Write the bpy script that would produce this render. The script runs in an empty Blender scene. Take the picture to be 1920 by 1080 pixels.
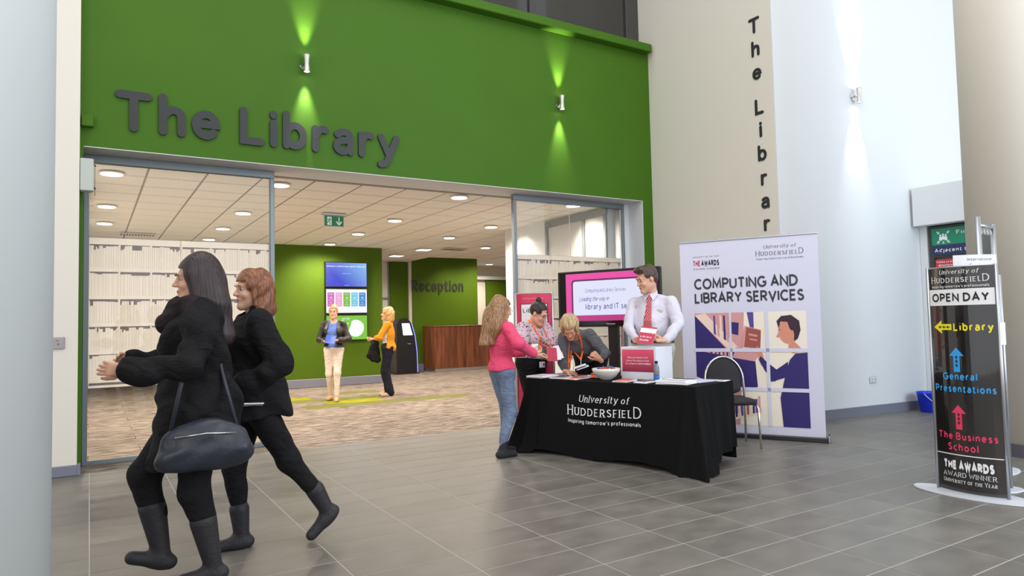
import bpy, math, random
import numpy as np
from math import sin, cos, pi, radians, sqrt
from mathutils import Vector, Matrix
random.seed(7)
SC = bpy.context.scene
COL = SC.collection

# ------------------------------------------------------------------ camera, world, light, exposure
cd = bpy.data.cameras.new('camera'); cam = bpy.data.objects.new('camera', cd); COL.objects.link(cam)
cd.sensor_width = 36.0; cd.lens = 24.11; cd.clip_start = 0.05; cd.clip_end = 200
rt = Vector((0.85145, -0.52398, -0.02179)); up = Vector((-0.00742, -0.05357, 0.99854)); fw = Vector((0.52438, 0.85004, 0.0495))
M = Matrix((rt, up, -fw)).transposed().to_4x4(); M.translation = Vector((0, 0, 1.333)); cam.matrix_world = M
SC.camera = cam
SC.view_settings.view_transform = 'Standard'; SC.view_settings.look = 'None'
SC.view_settings.gamma = 1.0; SC.view_settings.exposure = 0.0
try: SC.view_settings.use_curve_mapping = False
except Exception: pass
SC.cycles.use_denoising = True
SC.cycles.max_bounces = 8; SC.cycles.diffuse_bounces = 4; SC.cycles.glossy_bounces = 3
SC.cycles.transparent_max_bounces = 12; SC.cycles.transmission_bounces = 4
SC.cycles.caustics_reflective = False; SC.cycles.caustics_refractive = False
SC.cycles.sample_clamp_indirect = 4.0

w = bpy.data.worlds.new('daylight'); SC.world = w; w.use_nodes = True
bg = w.node_tree.nodes['Background']; bg.inputs[0].default_value = (0.93, 0.96, 1.0, 1); bg.inputs[1].default_value = 1.2

def light(name, kind, loc, energy, color=(1, 1, 1), target=None, size=1.0, size_y=None, spot=None, blend=0.5, parent=None, radius=0.05):
    d = bpy.data.lights.new(name, kind); d.energy = energy; d.color = color
    if kind == 'AREA':
        d.size = size
        if size_y: d.shape = 'RECTANGLE'; d.size_y = size_y
    elif kind == 'SPOT':
        d.spot_size = spot; d.spot_blend = blend; d.shadow_soft_size = radius
    elif kind == 'POINT': d.shadow_soft_size = radius
    o = bpy.data.objects.new(name, d); COL.objects.link(o); o.location = loc
    if target is not None:
        o.rotation_euler = (Vector(target) - Vector(loc)).to_track_quat('-Z', 'Y').to_euler()
    if parent: o.parent = parent
    return o
# the tall glazed front of the atrium, off to the right, and the roof light above
light('atrium_window_light', 'AREA', (8.6, -1.8, 3.2), 200, (0.55, 0.78, 1.0), (8.9, 5.5, 1.2), 4.0, 4.0)
light('rear_fill_light', 'AREA', (7.0, -5.0, 4.0), 190, (0.93, 0.97, 1.0), (-0.5, 3.4, 1.8), 3.0, 3.0)  # added fill from behind the camera to brighten the left pillar, no glazing there
light('roof_light', 'AREA', (2.5, 2.5, 9.0), 170, (1.0, 0.97, 0.92), (3.0, 4.5, 0), 6.0, 4.0)
light('left_fill_light', 'AREA', (-4.6, -2.6, 4.5), 140, (1.0, 0.88, 0.74), (2.0, 7.0, 1.0), 3.5, 4.0)  # added warm fill that lifts the left wall and floor, not a real source

# ------------------------------------------------------------------ materials
MATS = {}
def new(name):
    m = bpy.data.materials.new(name); m.use_nodes = True; MATS[name] = m
    return m, m.node_tree.nodes, m.node_tree.links, m.node_tree.nodes['Principled BSDF']
def mat(name, col, rough=0.6, metal=0.0, spec=0.5, em=0.0, var=0.0, vs=8.0, bump=0.0, bs=60.0, coat=0.0, emcol=None, stretch=(1, 1, 1)):
    if name in MATS: return MATS[name]
    m, N, L, b = new(name)
    c = tuple(col) + (1,)
    b.inputs['Base Color'].default_value = c; b.inputs['Roughness'].default_value = rough
    b.inputs['Metallic'].default_value = metal; b.inputs['Specular IOR Level'].default_value = spec
    b.inputs['Coat Weight'].default_value = coat
    if em: b.inputs['Emission Color'].default_value = (tuple(emcol) + (1,)) if emcol else c; b.inputs['Emission Strength'].default_value = em
    if var or bump:
        tc = N.new('ShaderNodeTexCoord'); mp = N.new('ShaderNodeMapping'); L.new(tc.outputs['Object'], mp.inputs[0])
        mp.inputs['Scale'].default_value = stretch
    if var:
        n = N.new('ShaderNodeTexNoise'); n.inputs['Scale'].default_value = vs; n.inputs['Detail'].default_value = 4
        L.new(mp.outputs[0], n.inputs['Vector'])
        r = N.new('ShaderNodeValToRGB'); r.color_ramp.elements[0].position = .3; r.color_ramp.elements[1].position = .7
        r.color_ramp.elements[0].color = tuple(max(0, x * (1 - var)) for x in col) + (1,)
        r.color_ramp.elements[1].color = tuple(min(1, x * (1 + var)) for x in col) + (1,)
        L.new(n.outputs[0], r.inputs[0]); L.new(r.outputs[0], b.inputs['Base Color'])
    if bump:
        n = N.new('ShaderNodeTexNoise'); n.inputs['Scale'].default_value = bs; n.inputs['Detail'].default_value = 3
        L.new(mp.outputs[0], n.inputs['Vector'])
        bp = N.new('ShaderNodeBump'); bp.inputs['Strength'].default_value = bump; bp.inputs['Distance'].default_value = .01
        L.new(n.outputs[0], bp.inputs['Height']); L.new(bp.outputs[0], b.inputs['Normal'])
    return m
def srgb(r, g, b):
    f = lambda v: (v / 255 / 12.92) if v / 255 <= .04045 else ((v / 255 + .055) / 1.055) ** 2.4
    return (f(r), f(g), f(b))
def glass(name, tint=(.97, .985, .98), refl=1.0, ior=1.45):
    m, N, L, b = new(name)
    out = [n for n in N if n.type == 'OUTPUT_MATERIAL'][0]
    t = N.new('ShaderNodeBsdfTransparent'); t.inputs[0].default_value = tint + (1,)
    g = N.new('ShaderNodeBsdfGlossy'); g.inputs['Roughness'].default_value = .02; g.inputs[0].default_value = (refl, refl, refl, 1)
    fr = N.new('ShaderNodeFresnel'); fr.inputs[0].default_value = ior
    mx = N.new('ShaderNodeMixShader'); L.new(fr.outputs[0], mx.inputs[0]); L.new(t.outputs[0], mx.inputs[1]); L.new(g.outputs[0], mx.inputs[2])
    L.new(mx.outputs[0], out.inputs[0]); return m
def film(name, col, trans=0.5, clear=0.0):
    m, N, L, b = new(name)
    out = [n for n in N if n.type == 'OUTPUT_MATERIAL'][0]
    d = N.new('ShaderNodeBsdfDiffuse'); d.inputs[0].default_value = tuple(col) + (1,)
    t = N.new('ShaderNodeBsdfTranslucent'); t.inputs[0].default_value = tuple(col) + (1,)
    mx = N.new('ShaderNodeMixShader'); mx.inputs[0].default_value = trans
    L.new(d.outputs[0], mx.inputs[1]); L.new(t.outputs[0], mx.inputs[2]); L.new(mx.outputs[0], out.inputs[0]); return m

WHITE = mat('white_paint', srgb(224, 226, 228), .75, bump=.03, bs=180)
CREAM = mat('cream_paint', srgb(228, 221, 209), .75, bump=.03, bs=180)
COOL = mat('pillar_paint', srgb(240, 245, 245), .6, bump=.02, bs=150)
GREEN = mat('green_paint', srgb(67, 108, 22), .55, spec=.2, var=.03, vs=1.5, bump=.04, bs=200)
GREEN2 = mat('green_paint_inside', srgb(76, 104, 18), .6, spec=.15, var=.03, vs=1.5)
SKIRT = mat('grey_skirting', srgb(122, 124, 138), .45)
FRAME = mat('grey_aluminium', srgb(132, 140, 146), .4, metal=.35)
DARKF = mat('dark_window_frame', srgb(66, 63, 62), .5)
ALU = mat('brushed_aluminium', srgb(190, 192, 196), .3, metal=.9)
STEEL = mat('steel', srgb(205, 205, 205), .18, metal=1.0)
CHROME = mat('chrome', srgb(215, 210, 205), .08, metal=1.0)
GREY_LET = mat('charcoal_lettering', srgb(42, 45, 46), .45)
BLACKP = mat('black_plastic', srgb(24, 23, 24), .35)
BLACK = mat('black_print', srgb(28, 28, 30), .6)
WHITEP = mat('white_print', srgb(246, 246, 250), .6)
PAPER = mat('white_paper', srgb(240, 240, 244), .7)
GLASS = glass('clear_glass')

# ------------------------------------------------------------------ object helpers
def link(o, parent=None):
    COL.objects.link(o)
    if parent is not None: o.parent = parent
    return o
def mesh(name, V, F, m=None, parent=None, smooth=False, mi=None, loc=(0, 0, 0)):
    me = bpy.data.meshes.new(name); me.from_pydata([tuple(map(float, v)) for v in V], [], [tuple(int(i) for i in f) for f in F])
    ms = m if isinstance(m, (list, tuple)) else [m]
    for x in ms:
        if x: me.materials.append(x)
    if mi is not None: me.polygons.foreach_set('material_index', mi)
    if smooth: me.polygons.foreach_set('use_smooth', [True] * len(me.polygons))
    me.update()
    o = bpy.data.objects.new(name, me); o.location = loc
    return link(o, parent)
def empty(name, loc=(0, 0, 0), rz=0.0, parent=None):
    o = bpy.data.objects.new(name, None); o.empty_display_size = .1; o.location = loc; o.rotation_euler = (0, 0, rz)
    return link(o, parent)
def tag(o, label, cat, group=None, kind=None):
    o['label'] = label; o['category'] = cat
    if group: o['group'] = group
    if kind: o['kind'] = kind
    return o
def st(o, label=None, cat=None):
    o['kind'] = 'structure'
    if label: o['label'] = label
    if cat: o['category'] = cat
    return o
class G:
    """collects shapes into one mesh"""
    def __init__(s): s.V = []; s.F = []; s.MI = []; s.SM = False
    def add(s, V, F, mi=0):
        n = len(s.V); s.V += [tuple(v) for v in V]; s.F += [tuple(i + n for i in f) for f in F]; s.MI += [mi] * len(F); return s
    def box(s, x0, x1, y0, y1, z0, z1, mi=0, M=None):
        V = [Vector(p) for p in ((x0, y0, z0), (x1, y0, z0), (x1, y1, z0), (x0, y1, z0), (x0, y0, z1), (x1, y0, z1), (x1, y1, z1), (x0, y1, z1))]
        if M: V = [M @ v for v in V]
        return s.add(V, [(3, 2, 1, 0), (4, 5, 6, 7), (0, 1, 5, 4), (1, 2, 6, 5), (2, 3, 7, 6), (3, 0, 4, 7)], mi)
    def bbox(s, x0, x1, y0, y1, z0, z1, b=.005, mi=0, M=None):
        """box with chamfered edges"""
        V = []; 
        for z, i in ((z0, b), (z0 + b, 0), (z1 - b, 0), (z1, b)):
            for (x, y) in ((x0 + b, y0), (x1 - b, y0), (x1, y0 + b), (x1, y1 - b), (x1 - b, y1), (x0 + b, y1), (x0, y1 - b), (x0, y0 + b)):
                cx, cy = (x0 + x1) / 2, (y0 + y1) / 2
                V.append(Vector((x - (i if x > cx else -i), y - (i if y > cy else -i), z)))
        if M: V = [M @ v for v in V]
        F = [tuple(range(7, -1, -1)), tuple(range(24, 32))]
        for k in range(3):
            for i in range(8): j = (i + 1) % 8; F.append((k * 8 + i, k * 8 + j, k * 8 + 8 + j, k * 8 + 8 + i))
        return s.add(V, F, mi)
    def tube(s, pts, r, n=10, mi=0, cap=True, closed=False):
        pts = [Vector(p) for p in pts]; R = r if isinstance(r, (list, tuple)) else [r] * len(pts)
        V = []; pu = None
        for i, p in enumerate(pts):
            a = pts[i - 1] if (i or closed) else p; b = pts[(i + 1) % len(pts)] if (i < len(pts) - 1 or closed) else p
            t = (b - a).normalized()
            u = pu if pu is not None else (Vector((0, 0, 1)) if abs(t.z) < .9 else Vector((1, 0, 0)))
            u = (u - t * u.dot(t)).normalized(); pu = u; v = t.cross(u)
            for k in range(n): an = 2 * pi * k / n; V.append(p + (u * cos(an) + v * sin(an)) * R[i])
        F = []; m = len(pts)
        for i in range(m if closed else m - 1):
            for k in range(n):
                a = i * n + k; b = i * n + (k + 1) % n; c = ((i + 1) % m) * n
                F.append((a, b, c + (k + 1) % n, c + k))
        if cap and not closed: F += [tuple(range(n - 1, -1, -1)), tuple(range((m - 1) * n, m * n))]
        return s.add(V, F, mi)
    def lathe(s, prof, c=(0, 0, 0), n=24, mi=0, axis='z', M=None, sy=1.0):
        V = []
        for (r, z) in prof:
            for k in range(n):
                a = 2 * pi * k / n; p = Vector((r * cos(a), r * sin(a) * sy, z))
                if axis == 'y': p = Vector((p.x, p.z, p.y))
                if axis == 'x': p = Vector((p.z, p.x, p.y))
                if M: p = M @ p
                V.append(p + Vector(c))
        F = []
        for i in range(len(prof) - 1):
            for k in range(n): F.append((i * n + k, i * n + (k + 1) % n, (i + 1) * n + (k + 1) % n, (i + 1) * n + k))
        F += [tuple(range(n - 1, -1, -1)), tuple(range((len(prof) - 1) * n, len(prof) * n))]
        return s.add(V, F, mi)
    def build(s, name, m, parent=None, smooth=False, loc=(0, 0, 0)):
        return mesh(name, s.V, s.F, m, parent, smooth, s.MI if isinstance(m, (list, tuple)) else None, loc)
def Fr(o, dx, up=(0, 0, 1)):
    """frame: local x along dx, z along up, -y = towards the viewer of the printed side"""
    dx = Vector(dx).normalized(); up = Vector(up).normalized(); n = dx.cross(up)
    up = n.cross(dx) * 1.0
    A = Matrix((dx, -n, up)).transposed().to_4x4(); A.translation = Vector(o); return A
def onframe(A, off=.002):
    return lambda x, y: A @ Vector((x, -off, y))
def poly(name, pts, f, m, parent=None, g=None, mi=0):
    V = [f(x, y) for x, y in pts]
    if g is not None: g.add(V, [tuple(range(len(V)))], mi); return None
    return mesh(name, V, [tuple(range(len(V)))], m, parent)
def rect(x0, y0, x1, y1): return [(x0, y0), (x1, y0), (x1, y1), (x0, y1)]
def ell(cx, cy, rx, ry, n=20, a0=0, a1=360):
    return [(cx + rx * cos(radians(a0 + (a1 - a0) * i / (n - 1))), cy + ry * sin(radians(a0 + (a1 - a0) * i / (n - 1)))) for i in range(n)]

# ------------------------------------------------------------------ stroke lettering
def arc(cx, cy, rx, ry, a0, a1, n=None):
    n = n or max(5, int(abs(a1 - a0) / 18)); return ell(cx, cy, rx, ry, n + 1, a0, a1)
def cr(*p, n=5):
    P = [p[0]] + list(p) + [p[-1]]; out = []
    for i in range(1, len(P) - 2):
        for k in range(n):
            t = k / n; a, b, c, d = P[i - 1], P[i], P[i + 1], P[i + 2]
            out.append(tuple(.5 * (2 * b[j] + (c[j] - a[j]) * t + (2 * a[j] - 5 * b[j] + 4 * c[j] - d[j]) * t * t + (3 * b[j] - a[j] - 3 * c[j] + d[j]) * t ** 3) for j in (0, 1)))
    return out + [p[-1]]
O_ = lambda cx, rx=.24: arc(cx, .35, rx, .35, 90, 450)
GL = {
 'A': (.72, [[(0, 0), (.36, 1), (.72, 0)], [(.13, .33), (.59, .33)]]),
 'B': (.58, [[(0, 0), (0, 1), (.3, 1)] + arc(.3, .76, .24, .24, 90, -90) + [(0, .52)], [(.3, .52)] + arc(.32, .26, .26, .26, 90, -90) + [(0, 0)]]),
 'C': (.7, [arc(.42, .5, .42, .5, 48, 312)]),
 'D': (.7, [[(0, 0), (0, 1), (.24, 1)] + arc(.24, .5, .45, .5, 90, -90) + [(0, 0)]]),
 'E': (.5, [[(.5, 1), (0, 1), (0, 0), (.5, 0)], [(0, .52), (.45, .52)]]),
 'F': (.48, [[(.5, 1), (0, 1), (0, 0)], [(0, .5), (.43, .5)]]),
 'G': (.76, [arc(.42, .5, .42, .5, 48, 330) + [(.78, .46), (.48, .46)]]),
 'H': (.64, [[(0, 0), (0, 1)], [(.64, 0), (.64, 1)], [(0, .52), (.64, .52)]]),
 'I': (.0, [[(0, 0), (0, 1)]]), 'J': (.36, [[(.34, 1), (.34, .2)] + arc(.17, .2, .17, .2, 0, -150)]),
 'K': (.58, [[(0, 0), (0, 1)], [(.54, 1), (.04, .46), (.58, 0)]]),
 'L': (.46, [[(0, 1), (0, 0), (.46, 0)]]),
 'M': (.82, [[(0, 0), (.06, 1), (.41, .2), (.76, 1), (.82, 0)]]),
 'N': (.66, [[(0, 0), (0, 1), (.66, 0), (.66, 1)]]),
 'O': (.84, [arc(.42, .5, .42, .5, 90, 450)]),
 'P': (.54, [[(0, 0), (0, 1), (.28, 1)] + arc(.28, .73, .27, .27, 90, -90) + [(0, .46)]]),
 'Q': (.84, [arc(.42, .5, .42, .5, 90, 450), [(.5, .2), (.85, -.1)]]),
 'R': (.58, [[(0, 0), (0, 1), (.28, 1)] + arc(.28, .74, .26, .26, 90, -90) + [(0, .48)], [(.26, .48), (.58, 0)]]),
 'S': (.52, [cr((.49, .87), (.28, 1), (.06, .87), (.06, .66), (.27, .52), (.48, .38), (.5, .14), (.26, 0), (.02, .13))]),
 'T': (.64, [[(0, 1), (.64, 1)], [(.32, 1), (.32, 0)]]),
 'U': (.62, [[(0, 1), (0, .3)] + arc(.31, .3, .31, .3, 180, 360) + [(.62, 1)]]),
 'V': (.7, [[(0, 1), (.35, 0), (.7, 1)]]), 'W': (1.0, [[(0, 1), (.26, 0), (.5, .85), (.74, 0), (1, 1)]]),
 'X': (.62, [[(0, 0), (.62, 1)], [(0, 1), (.62, 0)]]), 'Y': (.64, [[(0, 1), (.32, .48), (.64, 1)], [(.32, .48), (.32, 0)]]),
 'Z': (.56, [[(0, 1), (.56, 1), (0, 0), (.56, 0)]]),
 'a': (.43, [cr((.04, .6), (.2, .7), (.38, .64), (.43, .44)) + [(.43, 0)], cr((.43, .42), (.22, .4), (.04, .31), (.02, .12), (.16, 0), (.34, .07), (.43, .2))]),
 'b': (.48, [[(0, 0), (0, 1.06)], O_(.24)]), 'c': (.4, [arc(.26, .35, .26, .35, 55, 305)]),
 'd': (.48, [[(.48, 0), (.48, 1.06)], O_(.24)]),
 'e': (.5, [[(.02, .37), (.5, .37)] + arc(.25, .35, .25, .35, 8, 318)]),
 'f': (.32, [cr((.36, 1.04), (.22, 1.05), (.12, .88), (.12, .7)) + [(.12, 0)], [(-.02, .69), (.32, .69)]]),
 'g': (.48, [arc(.24, .36, .24, .34, 90, 450), [(.48, .7), (.48, 0)] + cr((.48, -.02), (.42, -.24), (.24, -.32), (.04, -.26))]),
 'h': (.44, [[(0, 0), (0, 1.06)], cr((0, .42), (.1, .62), (.26, .7), (.41, .6), (.44, .4)) + [(.44, 0)]]),
 'i': (.0, [[(0, 0), (0, .7)], [(0, .96), (0, 1.0)]]), 'j': (.1, [[(.1, .7), (.1, -.15)] + cr((.1, -.15), (.06, -.28), (-.08, -.3)), [(.1, .96), (.1, 1.0)]]),
 'k': (.42, [[(0, 0), (0, 1.06)], [(.4, .7), (.03, .33), (.42, 0)]]), 'l': (.0, [[(0, 0), (0, 1.06)]]),
 'm': (.76, [[(0, 0), (0, .7)], cr((0, .42), (.08, .62), (.22, .7), (.35, .6), (.38, .4)) + [(.38, 0)], cr((.38, .42), (.46, .62), (.6, .7), (.73, .6), (.76, .4)) + [(.76, 0)]]),
 'n': (.44, [[(0, 0), (0, .7)], cr((0, .42), (.1, .62), (.26, .7), (.41, .6), (.44, .4)) + [(.44, 0)]]),
 'o': (.52, [O_(.26, .26)]), 'p': (.48, [[(0, .7), (0, -.34)], O_(.24)]), 'q': (.48, [[(.48, .7), (.48, -.34)], O_(.24)]),
 'r': (.27, [[(0, 0), (0, .7)], cr((0, .42), (.08, .61), (.18, .7), (.29, .68))]),
 's': (.36, [cr((.34, .61), (.2, .7), (.05, .6), (.06, .45), (.19, .36), (.33, .26), (.34, .09), (.18, 0), (.01, .08))]),
 't': (.3, [[(.1, .93), (.1, .15)] + cr((.1, .15), (.16, .01), (.33, .03)), [(-.03, .69), (.3, .69)]]),
 'u': (.44, [[(0, .7), (0, .28)] + cr((0, .28), (.05, .06), (.2, 0), (.36, .08), (.44, .28)), [(.44, .7), (.44, 0)]]),
 'v': (.48, [[(0, .7), (.24, 0), (.48, .7)]]), 'w': (.74, [[(0, .7), (.18, 0), (.37, .62), (.56, 0), (.74, .7)]]),
 'x': (.42, [[(0, 0), (.42, .7)], [(0, .7), (.42, 0)]]), 'y': (.5, [[(0, .7), (.26, .02)], cr((.5, .7), (.26, .02), (.16, -.24), (-.02, -.3))]),
 'z': (.4, [[(0, .7), (.4, .7), (0, 0), (.4, 0)]]),
 '6': (.52, [cr((.44, .95), (.24, .98), (.06, .7), (.02, .35)), arc(.26, .3, .25, .3, 90, 450)]),
 '1': (.2, [[(0, .8), (.2, 1), (.2, 0)]]), '2': (.5, [cr((.03, .8), (.2, 1), (.45, .9), (.42, .6), (.02, .02)) + [(.5, .0)]]),
 "'": (.0, [[(0, 1.05), (0, .82)]]), '.': (.0, [[(0, 0), (0, .03)]]), ',': (.0, [[(.02, .03), (-.03, -.14)]]), '-': (.3, [[(0, .38), (.3, .38)]]),
 '@': (.9, [arc(.45, .35, .18, .2, 0, 360), arc(.45, .35, .43, .5, -40, 300)]), ':': (.0, [[(0, 0), (0, .03)], [(0, .6), (0, .63)]]),
}
def ribbon(P, w, nib=0.0, rnd=False):
    """list of convex polygons covering a stroke; nib>0 thins horizontal strokes"""
    P = [p for i, p in enumerate(P) if i == 0 or (abs(p[0] - P[i - 1][0]) + abs(p[1] - P[i - 1][1])) > 1e-5]
    n = len(P); L_ = []; R_ = []
    closed = n > 4 and abs(P[0][0] - P[-1][0]) + abs(P[0][1] - P[-1][1]) < 1e-4
    dirs = []
    for i in range(n - 1):
        dx, dy = P[i + 1][0] - P[i][0], P[i + 1][1] - P[i][1]; l = math.hypot(dx, dy); dirs.append((dx / l, dy / l))
    for i in range(n):
        a = dirs[i - 1] if i else (dirs[-1] if closed else dirs[0]); b = dirs[i] if i < n - 1 else (dirs[0] if closed else dirs[-1])
        nx, ny = -(a[1] + b[1]), a[0] + b[0]; l = math.hypot(nx, ny) or 1; nx /= l; ny /= l
        c = max(.42, abs(nx * -b[1] + ny * b[0]))
        hw = .5 * w * (1 - nib * (1 - abs((a[1] + b[1]) / 2)) ** 1.3) / c
        L_.append((P[i][0] + nx * hw, P[i][1] + ny * hw)); R_.append((P[i][0] - nx * hw, P[i][1] - ny * hw))
    out = [[R_[i], R_[i + 1], L_[i + 1], L_[i]] for i in range(n - 1)]
    if rnd and not closed:
        for p in (P[0], P[-1]): out.append(ell(p[0], p[1], w / 2, w / 2, 12)[:-1])
    return out
def text_polys(s, h, w=.14, nib=0.0, rnd=False, serif=False, sx=1.0, shear=0.0, gap=None, align='l', smallcap=1.0):
    """per character list of polygons; h = cap height"""
    gap = (.17 + w) if gap is None else gap
    out = []; x = 0.0
    big = True
    for ch in s:
        if ch == ' ': x += .36; big = True; continue
        k = smallcap if (smallcap < 1 and ch.islower()) else 1.0
        c = ch.upper() if smallcap < 1 else ch
        if c not in GL: x += .4; continue
        wd, strokes = GL[c]; ps = []
        ww = w / h * h
        for S in strokes:
            Q = [(p[0] * k, w / 2 + p[1] * (k - w) if k < 1 or c.isupper() or p[1] > .75 else w / 2 * (1 if p[1] < .5 else -1) + p[1]) for p in S] if True else S
            if k == 1.0: Q = [(p[0], w / 2 + p[1] * (1 - w)) for p in S]
            ps += ribbon(Q, w, nib, rnd)
            if serif and not (len(Q) > 8 and abs(S[0][0] - S[-1][0]) + abs(S[0][1] - S[-1][1]) < .01):
                for e, d in ((0, 1), (-1, -2)):
                    p, q = S[e], S[d]
                    if abs(q[1] - p[1]) > 1.5 * abs(q[0] - p[0]):
                        yy = Q[e][1]; xx = Q[e][0]; t = w * .3
                        y0 = yy - w / 2 if q[1] > p[1] else yy + w / 2 - t
                        if q[1] > p[1] or p[1] > .5: ps.append(rect(xx - w * 1.15, y0, xx + w * 1.15, y0 + t))
        ps = [[((x + px + w / 2 + shear * py) * sx * h, py * h) for px, py in q] for q in ps]
        out.append((ch, ps)); x += wd * k + gap + w * .25
    W = (x - gap + w) * sx * h
    dx = {'l': 0, 'c': -W / 2, 'r': -W}[align]
    return [(c, [[(px + dx, py) for px, py in q] for q in ps]) for c, ps in out], W
def fit_text(g, s, f, x0, y0, x1, h, mi=0, **k):
    """print s between x0 and x1 with cap height h at baseline y0, through map f, into G g"""
    T, W = text_polys(s, h, **k); q = (x1 - x0) / W
    for c, ps in T:
        for p in ps: g.add([f(x0 + a * q, y0 + b) for a, b in p], [tuple(range(len(p)))], mi)
def solid(ps, f, th, name, m, parent):
    """extruded plate from overlapping polygons; f(x, y, d) -> 3-D, d = distance from wall"""
    g = G()
    for i, p in enumerate(ps):
        a = sum(p[i][0] * p[(i + 1) % len(p)][1] - p[(i + 1) % len(p)][0] * p[i][1] for i in range(len(p)))
        if a < 0: p = p[::-1]
        e = .00005 * (i % 40); n = len(p); V = [f(x, y, th + e) for x, y in p] + [f(x, y, .001) for x, y in p]
        F = [tuple(range(n))] + [(j, j + n, (j + 1) % n + n, (j + 1) % n) for j in range(n)]
        g.add(V, F)
    return g.build(name, m, parent)

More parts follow.
